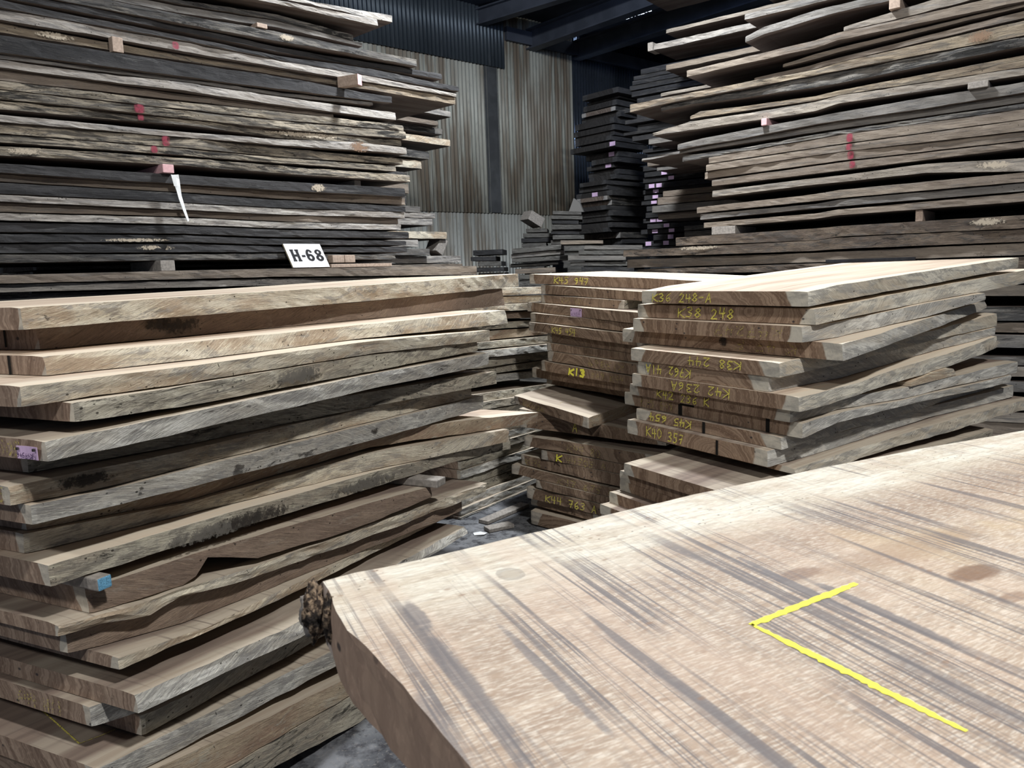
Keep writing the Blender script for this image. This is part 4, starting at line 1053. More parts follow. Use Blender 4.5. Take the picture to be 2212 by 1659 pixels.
# metal bar lying on the barky plank
rb = RSs[24]
sa, sb = RS.sw(RS.on_w(1783, 560, -.07))[0], RS.sw(RS.on_w(1977, 553, -.07))[0]
w_ = rb['wf']((sa+sb)/2)
za, zb_ = rb['zt'](sa), rb['zt'](sb); dv = (RS.pt(sb, w_-.02, zb_)-RS.pt(sa, w_-.02, za)); ln = dv.length; dv.normalize(); up = RS.p.cross(dv); up = -up if up.z < 0 else up
o = box_obj('metal_bar', (RS.pt(sa, w_+.012, za)+RS.pt(sb, w_+.012, zb_))/2+up*.0135, dv, RS.p, up, ln/2, .010, .012, [M['steel']], None, .002); tag(o, 'thin dark metal bar lying above the near right stack', 'metal bar')
# things at the bright top left of the right stack
s_ = RB.sw(RB.on_w(1405, 100, -.05))[0]
o = box_obj('wood_block', RB.pt(s_-.01, .05, RB.on_w(1405, 100, -.05).z), RB.a, RB.p, Vector((0, 0, 1)), .03, .09, .045, [M['stickg']], None, .006); tag(o, 'small pale block at the tip of the splintered plank', 'wood block')

# sticks in the near left stack
N12, N13, N11 = NLs[12], NLs[13], NLs[11]
def nl_stick(x0, x1, yb, out, ln, mats, label, under, over):
    w0 = under['wf'](0)
    s_ = NL.sw(at_plane((x0+x1)/2, yb, NL.pt(0, min(under['w'])-out, 0), NL.p))[0]
    wf_ = under['wf'](s_)-out
    s_ = NL.sw(at_plane((x0+x1)/2, yb, NL.pt(0, wf_, 0), NL.p))[0]
    a_ = max(under['zt'](s_+q) for q in (-.04, 0, .04))+.002; b_ = min(over['zb'](s_+q) for q in (-.04, 0, .04))-.002
    f = at_plane(x0, yb, NL.pt(0, wf_, 0), NL.p); g = at_plane(x1, yb, NL.pt(0, wf_, 0), NL.p)
    hw = max(.022, abs(NL.sw(g)[0]-NL.sw(f)[0])/2); hw = min(hw, .04)
    o = box_obj('spacer_stick', NL.pt(s_, wf_+ln/2, (a_+b_)/2), NL.a, NL.p, Vector((0, 0, 1)), hw, ln/2, max(.012, (b_-a_)/2), mats, None, .005, 1 if len(mats) > 1 else None)
    return tag(o, label, 'stick')
nl_stick(218, 248, 1312, .07, .75, [M['stickg'], M['blue']], 'squared spacer stick with its end painted blue', N12, N11)
nl_stick(930, 978, 1050, .05, .5, [M['stickg']], 'cracked grey spacer stick at the far end of the near left stack', N12, N11)

# wedge shaped offcut lying in the near right stack
A8 = NRs[7]
pa = [(1968, 826, 840), (2010, 803, 838), (2045, 793, 834), (2058, 797, 832), (2065, 812, 828)]
ww = A8['wf'](0)-.05
v = []
for (x, a, b) in pa:
    Pn = NR.on_w(x, b, ww); Pm = NR.on_w(x, a, ww); v += [(Pn, Pm)]
verts = []; faces = []
for (Pn, Pm) in v:
    s_ = NR.sw(Pn)[0]; lo = A8['zt'](s_)+.002; hi = NRs[6]['zb'](s_)-.002
    z1 = max(lo+.004, min(Pm.z, hi)); 
    verts += [NR.pt(s_, ww, lo), NR.pt(s_, ww, z1), NR.pt(s_, ww+.42, z1), NR.pt(s_, ww+.42, lo)]
for i in range(len(pa)-1):
    for k in range(4): faces.append((4*i+k, 4*i+(k+1) % 4, 4*i+4+(k+1) % 4, 4*i+4+k))
n_ = 4*(len(pa)-1); faces += [(0, 3, 2, 1), (n_, n_+1, n_+2, n_+3)]
me = mesh_from(verts, faces, 'wedge'); me.uv_layers.new(name='UVMap'); me.uv_layers.new(name='ED')
for p in me.polygons:
    for li, vi in zip(p.loop_indices, p.vertices): me.uv_layers['UVMap'].data[li].uv = (NR.sw(verts[vi])[0], verts[vi].z)
fix_normals(me); o = link('wood_offcut', me, [M['fresh_s']]); finish(o, verts[0]); tag(o, 'round-ended cream offcut wedged in the near right stack', 'offcut')

# ================================================================== writing
end_write(NRs[0], 'K36 248-A', 1410, 1537); end_write(NRs[1], 'K38 248', 1466, 1585, hw=.0036, frac=.8)
end_write(NRs[2], 'K47247', 1545, 1690, 'chalkf', True); end_write(NRs[3], 'K 47 F', 1590, 1722, 'chalkf', True)
end_write(NRs[4], 'K38 244', 1488, 1602, 'chalk', True); end_write(NRs[5], 'K762 41A', 1397, 1493, 'chalk', True)
end_write(NRs[6], 'K42 236A', 1452, 1577, 'chalk', True, hw=.0032); end_write(NRs[7], 'K42 236 K', 1420, 1532, 'chalk')
end_write(NRs[8], 'K45 649', 1386, 1454, 'chalkf'); end_write(NRs[9], 'K45 654', 1405, 1494, 'chalk', True, hw=.0038)
end_write(NRs[10], 'K40 357', 1398, 1476, 'chalk')
for i, t, a, b, mt, rt in ((0, 'K45 947', 1199, 1272, 'chalk', False), (2, 'K45 97', 1218, 1260, 'chalkf', False), (5, 'K45 454', 1198, 1250, 'chalk', False), (8, 'K13869', 1280, 1357, 'chalkf', True),
   (12, 'KK426', 1134, 1180, 'chalkf', False), (13, 'A', 1240, 1250, 'chalk', False), (14, 'K44 80', 1228, 1298, 'chalkf', False), (16, 'K476', 1138, 1170, 'chalkf', False),
   (17, 'K47 675 GA', 1207, 1340, 'chalkf', False), (19, 'K44 763 A', 1180, 1290, 'chalk', False)):
    face_write(MCs[i], t, a, b, mt, rt, hw=.003)
face_write(MCs[9], 'K13', 1235, 1270, 'chalkb', hw=.007); face_write(MCs[9], '869 K44', 1285, 1356, 'chalkf')
face_write(MCs[15], 'K', 1204, 1214, 'chalkb', hw=.005); face_write(MCs[15], '44705 A', 1224, 1310, 'chalkf')
end_write(NLs[5], '107', 3, 44, 'chalkf'); end_write(NLs[17], 'A44 H11', 42, 136, 'chalkf'); end_write(NLs[7], '5', 1, 12, 'chalkf')
tag_part(NLs[5], 46, 90, .28, .92, 'K47546', True, True)
tag_part(MCs[3], 1235, 1259, .12, .95, 'K454', False, False, .014)

# pink tags in the dark stacks
def find_row(rs, x, y):
    best = None
    for r in rs:
        st = r['st']; w = r['wf']((r['s0']+r['s1'])/2); P = st.on_w(x, y, w); s = st.sw(P)[0]
        zc = (r['zt'](s)+r['zb'](s))/2; e = abs(P.z-zc)
        if r['e0'] < s < r['e1'] and (best is None or e < best[0]): best = (e, r)
    return best[1] if best else None
used_ = {}
for (x, y) in ((1436, 379), (1451, 383), (1409, 396), (1425, 394), (1418, 404), (1418, 410), (1417, 429), (1414, 434), (1412, 475), (1426, 480), (1441, 481), (1436, 487), (1416, 495), (1452, 501), (1450, 508), (1402, 517), (1440, 524), (1410, 530)):
    r = find_row(B2s, x, y)
    if r is None: continue
    k = (r['o'].name, int(x/14))
    if k in used_: continue
    used_[k] = 1; tag_part(r, x-6, x+6, .12, .88, None, False, False, .014)
tag_part(RBs[7], 1476, 1490, .1, .9, None, False, False, .012)
def find_end(rs, x, y):
    best = None
    for r in rs:
        st = r['st']; P = at_plane(x, y, st.pt(r['e0'], 0, 0), st.a); w = st.sw(P)[1]
        e = abs(P.z-(r['zt'](r['e0'])+r['zb'](r['e0']))/2)
        if r['wf'](r['e0']) < w < r['wf'](r['e0'])+r['W'] and (best is None or e < best[0]): best = (e, r)
    return best[1] if best else None
for (x, y) in ((1324, 320), (1322, 333), (1315, 362), (1286, 418), (1283, 425)):
    r = find_end(B1s, x, y)
    if r and r['o'].name not in used_: used_[r['o'].name] = 1; tag_part(r, x-6, x+6, .1, .9, None, True)

# stains, knots and cracks that show on single slabs
def stain(name, col, sc_=24.0):
    s = NT(name); u, v = s.uv('UVMap')
    uu = s.math('MULTIPLY', s.math('SUBTRACT', u, .5), 2.0); vv = s.math('MULTIPLY', s.math('SUBTRACT', v, .5), 2.0)
    rr = s.math('ADD', s.math('MULTIPLY', uu, uu), s.math('MULTIPLY', vv, vv))
    g = s.new('ShaderNodeNewGeometry'); n = s.new('ShaderNodeTexNoise'); n.inputs['Scale'].default_value = sc_; n.inputs['Detail'].default_value = 8; n.inputs['Roughness'].default_value = .75
    s.l.new(g.outputs['Position'], n.inputs['Vector'])
    a = s.mr(s.math('ADD', rr, s.math('MULTIPLY', s.math('SUBTRACT', n.outputs[0], .5), 4.5)), .85, .15)
    a = s.math('MULTIPLY', s.math('MULTIPLY', a, s.mr(rr, 1.0, .8)), .85)
    tr = s.new('ShaderNodeBsdfTransparent'); mx = s.new('ShaderNodeMixShader')
    s.l.new(a, mx.inputs[0]); s.l.new(tr.outputs[0], mx.inputs[1]); s.l.new(s.b.outputs[0], mx.inputs[2]); s.l.new(mx.outputs[0], s.out.inputs[0])
    s.b.inputs['Base Color'].default_value = (*col, 1); s.b.inputs['Roughness'].default_value = .9; return s.m
M['stain'] = stain('black_bark_stain', (.035, .029, .025), 40); M['mould'] = stain('grey_mould_stain', (.13, .12, .105), 44); M['fleck'] = stain('bare_pale_wood', (.44, .38, .30), 60); M['fibre'] = stain('torn_red_fibres', (.21, .135, .09), 90)
M['crackm'] = plain('crack_shadow_gap', (.010, .009, .008), .9, 0, 0, 20)
for rec, x0, x1, a, b, m_, nm, lb in ((NLs[1], 300, 385, -.05, .75, 'stain', 'bark_pocket', 'black bark pocket'), (NLs[1], 330, 440, .05, .9, 'stain', 'bark_pocket', 'black bark streaks'),
   (NLs[11], 430, 640, .05, 1.0, 'stain', 'mould_patch', 'black mould'), (NLs[11], 330, 560, .2, 1.1, 'mould', 'mould_patch', 'grey mould'), (NLs[11], 700, 860, .1, 1.0, 'mould', 'mould_patch', 'brown mould'),
   (NLs[4], 580, 700, .0, .9, 'mould', 'bark_patch', 'dark bark flakes'), (NLs[4], 640, 700, .0, .6, 'fleck', 'bare_patch', 'pale bare wood'), (NLs[7], 90, 260, .0, .75, 'stain', 'bark_patch', 'black bark streaks'),
   (NLs[8], 500, 526, .3, .75, 'stain', 'knot', 'dark knot'), (NLs[8], 797, 816, .25, .65, 'stain', 'knot', 'dark knot'), (NLs[8], 294, 308, .2, .5, 'stain', 'knot', 'dark knot'),
   (HLs[8], 68, 165, .0, .9, 'fleck', 'bare_patch', 'orange-blond bare wood'), (HLs[19], 5, 95, .1, .9, 'fleck', 'bare_patch', 'pale bare wood'), (HLs[16], 750, 800, -.2, 1.3, 'fibre', 'torn_fibres', 'torn reddish fibres'),
   (HLs[20], 668, 705, .0, 1.0, 'fleck', 'bare_patch', 'pale torn wood'), (HLs[28], 290, 380, .1, .8, 'fleck', 'lifted_splinter', 'pale lifted splinter'), (HLs[27], 210, 375, .45, 1.0, 'fleck', 'bare_patch', 'pale torn wood'), (HLs[4], 600, 640, .1, .9, 'fleck', 'bare_patch', 'pale knot'),
   (HLs[15], 560, 760, .0, .9, 'fleck', 'bare_patch', 'bright scarred wood'), (RSs[6], 2085, 2150, .0, 1.0, 'fibre', 'torn_patch', 'orange torn wood'), (RSs[17], 2105, 2195, .1, .8, 'fleck', 'torn_patch', 'cream torn wood'), (RSs[21], 2090, 2180, .05, .7, 'fleck', 'torn_patch', 'pale torn fibres'),
   (RSs[22], 1460, 1560, -.1, .45, 'fleck', 'torn_patch', 'blond torn sliver'), (NRs[6], 2120, 2158, .1, .9, 'fleck', 'sawn_patch', 'pinkish sawn corner')):
    q = quad_on(rec, x0, x1, a, b, M[m_], nm, .0095)[0]; q['label'] = lb
for rec, x0, x1, a, b in ((NRs[8], 1655, 1663, .0, 1.0), (NRs[8], 1466, 1474, .2, 1.0), (NRs[8], 1470, 1500, .02, .25), (NRs[9], 1518, 1524, .0, 1.0), (NRs[10], 1547, 1552, .05, 1.0), (NLs[2], 20, 26, .0, 1.0), (NLs[1], 11, 15, .1, .9)):
    q = quad_on(rec, x0, x1, a, b, M['crackm'], 'crack', .0035, 0, True)[0]; q['label'] = 'open black crack'
for rec, x0, x1, a, b in ((NRs[3], 1552, 1572, .0, .8), (NLs[16], 243, 247, .2, .9)):
    q = quad_on(rec, x0, x1, a, b, M['stain'], 'knot', .0045, 0, True)[0]; q['label'] = 'black knot'
def top_line(rec, pts, hw, mat, label):
    st = rec['st']; P = []
    for (x, y) in pts:
        z = rec['zt']((rec['s0']+rec['s1'])/2)
        for _ in range(8): Q = at_z(x, y, z); z = rec['zt'](st.sw(Q)[0])+.0016
        P.append(at_z(x, y, z))
    v = []; f = []
    for i in range(len(P)-1):
        d = (P[i+1]-P[i]).normalized(); nn = Vector((-d.y, d.x, 0))*hw; b = len(v); v += [P[i]+nn, P[i]-nn, P[i+1]-nn, P[i+1]+nn]; f.append((b, b+1, b+2, b+3))
    o = link('chalk_line', mesh_from(v, f, 'line'), [M[mat]], rec['o']); finish(o, P[0]); o['label'] = label
top_line(NLs[19], [(-30, 1432), (60, 1507), (120, 1560), (171, 1606)], .0022, 'chalk', 'thin yellow line'); top_line(NLs[19], [(171, 1606), (215, 1590), (262, 1570)], .0012, 'chalk', 'thin yellow line')
top_line(MCs[12], [(1206, 873), (1217, 867), (1245, 874), (1277, 883)], .003, 'chalkf', 'faint yellow chalk line')

# ================================================================== FOREGROUND SLAB
ZT = CAMH-.37; TH = .084
def fp(x, y): return at_z(x, y, ZT)
far = [(697, 1256), (730, 1246), (770, 1237), (830, 1226), (900, 1210), (1000, 1187), (1100, 1163), (1200, 1140), (1350, 1103), (1500, 1068), (1600, 1047), (1720, 1022), (1860, 994), (2000, 967), (2110, 948), (2160, 939), (2212, 930), (2400, 892), (2700, 835), (3100, 765)]
end = [(708.5, 1276), (722, 1305), (735, 1338), (749, 1362), (790, 1394), (833, 1444), (871, 1481), (900, 1516), (928, 1550), (1015, 1660), (1120, 1800), (1200, 1910)]
near = [(1900, 2150), (3000, 1900), (3300, 1300)]
F3 = [fp(*q) for q in far]; E3 = [fp(*q) for q in end]; G3 = [fp(*q) for q in near]
def resample(pts, step, jit, seed):
    out = []; R = random.Random(seed)
    for i in range(len(pts)-1):
        L = (pts[i+1]-pts[i]).length; n = max(1, int(L/step)); d = (pts[i+1]-pts[i]).normalized(); nn = Vector((-d.y, d.x, 0))
        for k in range(n): out.append(pts[i].lerp(pts[i+1], k/n)+nn*(R.uniform(-jit, jit) if (i or k) else 0))
    out.append(pts[-1]); return out
Fr = resample(F3, .035, .0014, 1); Er = resample([F3[0]]+E3, .02, .0012, 2)
fa = (fp(2212, 930)-fp(1000, 1187)).normalized(); fo = Vector((-fa.y, fa.x, 0))     # outwards beyond the far edge
if fo.y < 0: fo = -fo
o0 = fp(1000, 1187)
ed = (fp(1015, 1660)-fp(749, 1362)).normalized(); eo = Vector((ed.y, -ed.x, 0))
if eo.x > 0: eo = -eo
nB = N1(5, 9.0)
loop = list(reversed(Fr))+Er[1:]+G3            # boundary of the top
nF = len(Fr); nE = len(Er)-1
prof = [(0, 0), (.010, -.008), (.024, -.026), (.028, -.048), (.016, -.068), (.004, -TH)]
verts = []; cols_ = []
for i, Pq in enumerate(loop):
    if i < nF: k_out = fo; amt = 1.0
    elif i < nF+nE: k_out = eo; amt = 0.0
    else: k_out = -fo; amt = 0.0
    if nF <= i < nF+5: k_out = fo*.6+eo*.4; amt = .55*(1-(i-nF)/5)
    col = []
    for j, (a_, b_) in enumerate(prof):
        off = a_*amt*(1+.5*nB(i*.7+j)) if j else 0
        if amt == 0 and 0 < j: off = .002*nB(i*1.3+j*2)
        q = Pq+k_out*off; q = Vector((q.x, q.y, ZT+b_)); col.append(len(verts)); verts.append(q)
    cols_.append(col)
faces = []; mi = []; np_ = len(prof); n = len(loop)
faces.append(tuple(c[0] for c in cols_)); mi.append(1)
faces.append(tuple(c[-1] for c in reversed(cols_))); mi.append(1)
for i in range(n):
    j = (i+1) % n
    for k in range(np_-1):
        faces.append((cols_[i][k], cols_[i][k+1], cols_[j][k+1], cols_[j][k])); mi.append(0 if i < nF-1 else (2 if i < nF+nE-1 else 0))
me = bpy.data.meshes.new('fg'); me.from_pydata([tuple(v) for v in verts], [], faces)
u1 = me.uv_layers.new(name='UVMap'); u2 = me.uv_layers.new(name='ED')
sd = (fp(1657, 1376)-fp(1378, 1216)).normalized(); sn = Vector((-sd.y, sd.x, 0))
for fi, p in enumerate(me.polygons):
    p.material_index = mi[fi]
    for li, vi in zip(p.loop_indices, p.vertices):
        q = verts[vi]-o0
        if mi[fi] == 1: u1.data[li].uv = (q.dot(fa), -q.dot(fo)); u2.data[li].uv = (q.dot(sd), q.dot(sn))
        elif mi[fi] == 0: u1.data[li].uv = (q.dot(fa), q.z); u2.data[li].uv = (0, 0)
        else: u1.data[li].uv = (q.dot(ed), q.z); u2.data[li].uv = (max(0, -q.dot(fo)), 0)
me.update(); fix_normals(me)
# triangulate the big caps cleanly
bm = bmesh.new(); bm.from_mesh(me); bmesh.ops.triangulate(bm, faces=[f for f in bm.faces if len(f.verts) > 4]); bm.to_mesh(me); bm.free()

def fg_top():
    s = NT('foreground_sawn_top'); u, v = s.uv('UVMap'); q, t = s.uv('ED')
    fib = s.noise(u, v, 4.0, 26.0, 1.0, 6.0, .62, .3)
    fine = s.noise(u, v, 22.0, 150.0, 2.0, 4.0, .65)
    big = s.noise(u, v, 1.6, 3.6, 3.0, 4.0, .55, .4)
    sap = s.mix(s.mr(fib, .38, .62), (.62, .59, .51), (.47, .41, .325))
    heart = s.mix(s.mr(big, .36, .60), (.42, .335, .262), (.30, .222, .165))
    heart = s.mix(s.mr(fib, .42, .70, 0, .5), heart, (.54, .45, .36))
    # darker reddish band along the heartwood boundary toward the right
    uu = s.mr(u, .30, .95)
    wob = s.math('MULTIPLY', s.math('SUBTRACT', s.noise(u, v, 2.2, 2.0, 5.0, 4.0), .5), .10)
    vb = s.math('ADD', v, wob)
    hf = s.mr(vb, .075, .22)
    col = s.mix(hf, sap, heart)
    band = s.math('MULTIPLY', s.math('MULTIPLY', s.mr(vb, .09, .16), s.mr(vb, .34, .20)), s.mr(u, .25, .75))
    col = s.mix(s.math('MULTIPLY', band, .55), col, (.26, .175, .12))
    col = s.mix(s.mr(fine, .46, .66, 0, .5), col, (.27, .215, .17))
    f4 = s.noise(u, v, 60.0, 420.0, 12.0, 4.0, .7); col = s.mix(s.mr(f4, .46, .64, 0, .45), col, (.82, .78, .70))
    cr = s.noise(u, v, 9.0, 1.2, 33.0, 5.0, .7); col = s.mix(s.mr(cr, .48, .62, 0, .3), col, (.50, .38, .30))
    gold = s.noise(u, v, 5.0, 4.0, 15.0, 3.0)
    col = s.mix(s.math('MULTIPLY', s.math('MULTIPLY', s.mr(gold, .52, .68, 0, .6), s.mr(u, .3, .7)), hf), col, (.48, .36, .20))
    def blob(x_, y_, a_, b_, px, py, lo=1.0, hi=.3, wob_=.5):
        dx = s.math('MULTIPLY', s.math('SUBTRACT', x_, px), 1/a_); dy = s.math('MULTIPLY', s.math('SUBTRACT', y_, py), 1/b_)
        rr_ = s.math('ADD', s.math('ADD', s.math('MULTIPLY', dx, dx), s.math('MULTIPLY', dy, dy)), s.math('MULTIPLY', s.math('SUBTRACT', s.noise(u, v, 40, 60, 3.0, 5.0, .7), .5), wob_*2))
        return s.mr(rr_, lo, hi)
    def uvp(x, y): q_ = fp(x, y)-o0; return q_.dot(fa), -q_.dot(fo)
    def qtp(x, y): q_ = fp(x, y)-o0; return q_.dot(sd), q_.dot(sn)
    for (X, Y, a_, b_, c_, am) in ((2105, 1238, .05, .022, (.16, .09, .055), .8), (1725, 1240, .045, .016, (.17, .10, .07), .6), (2190, 1290, .03, .012, (.2, .12, .08), .6), (1560, 1180, .12, .02, (.27, .19, .13), .35),
         (1950, 1190, .20, .035, (.28, .19, .13), .4), (1480, 1180, .10, .03, (.36, .25, .17), .4)):
        pu_, pv_ = uvp(X, Y); col = s.mix(s.math('MULTIPLY', blob(u, v, a_, b_, pu_, pv_), am), col, c_)
    pu_, pv_ = uvp(1103, 1240); kb_ = blob(u, v, .019, .022, pu_, pv_, 1.0, .8, .35); ki_ = blob(u, v, .013, .014, pu_, pv_, 1.0, .6, .5)
    col = s.mix(s.math('MULTIPLY', kb_, .45), col, (.17, .15, .13)); col = s.mix(s.math('MULTIPLY', ki_, .6), col, (.42, .37, .30))
    for (X, Y, a_, b_, am) in ((1740, 1275, .10, .010, .85), (1900, 1320, .12, .010, .8), (1640, 1225, .05, .006, .7), (900, 1330, .05, .012, .75), (1010, 1480, .16, .013, .75), (960, 1600, .10, .012, .6), (1180, 1450, .14, .007, .7), (1560, 1560, .12, .010, .5), (2100, 1500, .16, .012, .6)):
        pq_, pt_ = qtp(X, Y); col = s.mix(s.math('MULTIPLY', blob(q, t, a_, b_, pq_, pt_, 1.0, .35, .8), am), col, (.15, .14, .145))
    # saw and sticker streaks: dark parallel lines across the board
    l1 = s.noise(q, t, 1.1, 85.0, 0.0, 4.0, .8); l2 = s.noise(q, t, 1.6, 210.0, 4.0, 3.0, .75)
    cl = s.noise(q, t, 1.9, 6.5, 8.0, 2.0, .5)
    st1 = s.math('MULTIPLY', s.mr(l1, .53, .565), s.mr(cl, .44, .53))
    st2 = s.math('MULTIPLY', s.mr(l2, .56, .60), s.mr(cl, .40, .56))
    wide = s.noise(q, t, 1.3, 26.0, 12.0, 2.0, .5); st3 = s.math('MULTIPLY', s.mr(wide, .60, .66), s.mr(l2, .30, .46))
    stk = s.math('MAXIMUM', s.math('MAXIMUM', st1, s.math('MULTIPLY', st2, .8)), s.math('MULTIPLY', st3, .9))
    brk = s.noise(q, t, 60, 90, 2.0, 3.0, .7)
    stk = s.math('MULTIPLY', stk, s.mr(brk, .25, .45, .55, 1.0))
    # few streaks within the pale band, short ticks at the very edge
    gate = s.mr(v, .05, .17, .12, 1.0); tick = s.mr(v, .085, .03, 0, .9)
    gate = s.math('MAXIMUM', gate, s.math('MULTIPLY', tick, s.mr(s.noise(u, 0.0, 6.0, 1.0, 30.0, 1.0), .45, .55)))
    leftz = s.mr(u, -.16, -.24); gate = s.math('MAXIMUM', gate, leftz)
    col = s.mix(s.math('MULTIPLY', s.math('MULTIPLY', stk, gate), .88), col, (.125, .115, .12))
    # worm holes, brown flecks
    w = s.voro(u, v, 62, 80, 0.0); wn = s.noise(u, v, 4, 5, 40.0, 2.0)
    hole = s.math('MULTIPLY', s.mr(w, .13, .07), s.mr(wn, .50, .58))
    hole = s.math('MULTIPLY', hole, s.mr(v, .20, .08))
    w2 = s.voro(u, v, 36, 60, 7.0); hole2 = s.math('MULTIPLY', s.mr(w2, .22, .10), s.math('MULTIPLY', s.mr(s.noise(u, v, 5, 6, 50.0, 2.0), .55, .62), .5))
    col = s.mix(s.math('MULTIPLY', hole, .85), col, (.03, .025, .02)); col = s.mix(hole2, col, (.22, .13, .08))
    h = s.math('SUBTRACT', s.math('ADD', fine, s.math('MULTIPLY', fib, .6)), hole); s.bump(h, .35, .002)
    return s.done(col, .62)
M['fg_t'] = fg_top()
M['fg_e'] = end_mat('foreground_end_grain', (.52, .44, .39), (.40, .285, .215), (.355, .25, .19), .03, True, .25)
fg = link('live_edge_board', me, [M['fresh_s'], M['fg_t'], M['fg_e']]); finish(fg, Vector((fp(1700, 1400).x, fp(1700, 1400).y, ZT-TH)))
tag(fg, 'large foreground slab with dark saw streaks and a yellow corner mark', 'wood slab')
# yellow crayon corner mark
def fg_mark(p, q, w0, w1, seed, mat='chalkb'):
    R = random.Random(seed); A, B = fp(*p), fp(*q); d = (B-A); L = d.length; d.normalize(); nn = Vector((-d.y, d.x, 0)); n = int(L/.004); v = []
    for i in range(n+1):
        t = i/n; hw = (w0+(w1-w0)*math.sin(t*3.1)**.7)*(.75+.5*R.random())/2; c = A+d*L*t+Vector((0, 0, .0007))+nn*R.uniform(-.0006, .0006)
        v += [c+nn*hw, c-nn*hw*(.8+.4*R.random())]
    m_ = mesh_from(v, [(2*i, 2*i+1, 2*i+3, 2*i+2) for i in range(n)], 'mark'); o = link('crayon_mark', m_, [M[mat]], fg); finish(o, A); o['label'] = 'yellow crayon line'; return o
fg_mark((1622, 1351), (1850, 1261), .0075, .0095, 1); fg_mark((1622, 1349), (2088, 1581), .003, .0095, 2)
# knotty bark hollow at the corner of the end face
def lump(name, c, r, seed, mat, parent, sc=(1, 1, 1), amp=.35, sub=4):
    bm = bmesh.new(); bmesh.ops.create_icosphere(bm, subdivisions=sub, radius=1.0)
    from mathutils import noise as mn
    for v in bm.verts:
        k = 1+amp*mn.noise(v.co*2.3+Vector((seed, 0, 0)))+amp*.5*mn.noise(v.co*6+Vector((0, seed, 0)))+amp*.3*mn.noise(v.co*14)
        v.co = Vector((v.co.x*sc[0], v.co.y*sc[1], v.co.z*sc[2]))*k*r
    me = bpy.data.meshes.new(name); bm.to_mesh(me); bm.free(); o = link(name, me, [mat], parent); o.location = c-(parent.location if parent else Vector()); 
    for p in me.polygons: p.use_smooth = True
    return o
def bark():
    s = NT('rotten_bark'); g = s.new('ShaderNodeNewGeometry'); n = s.new('ShaderNodeTexNoise'); n.inputs['Scale'].default_value = 150; n.inputs['Detail'].default_value = 6; s.l.new(g.outputs['Position'], n.inputs['Vector'])
    n2 = s.new('ShaderNodeTexNoise'); n2.inputs['Scale'].default_value = 45; n2.inputs['Detail'].default_value = 5; s.l.new(g.outputs['Position'], n2.inputs['Vector'])
    c = s.mix(s.mr(n.outputs[0], .42, .6), (.035, .025, .02), (.26, .19, .13)); c = s.mix(s.mr(n2.outputs[0], .5, .62), c, (.02, .016, .014)); s.bump(s.math('ADD', n.outputs[0], n2.outputs[0]), 1.0, .006); return s.done(c, .95)
M['bark'] = bark()
c0 = fp(704, 1290)+eo*.004-Vector((0, 0, .034)); c0 = at_plane(676, 1322, c0, eo)
lump('bark_knot', c0-eo*.004, .027, 3, M['bark'], fg, (.55, .8, 1.25), .45)['label'] = 'rotten dark bark knot at the slab corner'
c1 = at_plane(657, 1327, c0, eo)
lump('bark_rim', c1-eo*.012, .024, 9, M['pale_s'], fg, (.7, .7, 1.3), .3)
c2 = at_plane(703, 1345, c0, eo)
lump('bark_rim', c2-eo*.006, .014, 5, M['bark'], fg, (.6, .6, 2.2), .3)

# layers hidden under the foreground slab
q0 = fp(950, 1500)
UF = Stack((q0.x, q0.y), (fa.x, fa.y), T=.066, W=.42, seed=161, name='live_edge_board', cat='wood slab', where='the stack under the foreground slab')
UF.prev = [(-1, ZT-TH-.003), (2, ZT-TH-.003)]; UF.i = 1; UF.slabs = []
sE = UF.sw(fp(1250, 1500))[0]
fill_down(UF, 'fresh/brown/fresh', 'slab carrying the foreground slab', s=(sE, sE+1.5), jit=.03, seed=4, stop=.1)

# ================================================================== THE BUILDING
def struct(o): o['kind'] = 'structure'; return o
def floor_mat():
    s = NT('dusty_concrete'); g = s.new('ShaderNodeNewGeometry')
    def nz(sc, d, r=.6):
        n = s.new('ShaderNodeTexNoise'); n.inputs['Scale'].default_value = sc; n.inputs['Detail'].default_value = d; n.inputs['Roughness'].default_value = r; s.l.new(g.outputs['Position'], n.inputs['Vector']); return n.outputs[0]
    a, b, c, d = nz(1.3, 6), nz(14, 6, .7), nz(60, 5, .7), nz(5, 4)
    col = s.mix(s.mr(a, .38, .62), (.075, .078, .088), (.16, .165, .175)); col = s.mix(s.mr(b, .45, .62), col, (.04, .04, .046)); col = s.mix(s.mr(d, .52, .64, 0, .7), col, (.21, .215, .23)); col = s.mix(s.mr(c, .55, .68, 0, .6), col, (.24, .22, .20))
    s.bump(s.math('ADD', b, c), .6, .01); return s.done(col, .85)
me = mesh_from([(-16, -8, 0), (18, -8, 0), (18, 26, 0), (-16, 26, 0)], [(0, 1, 2, 3)], 'floor'); struct(link('floor', me, [floor_mat()]))

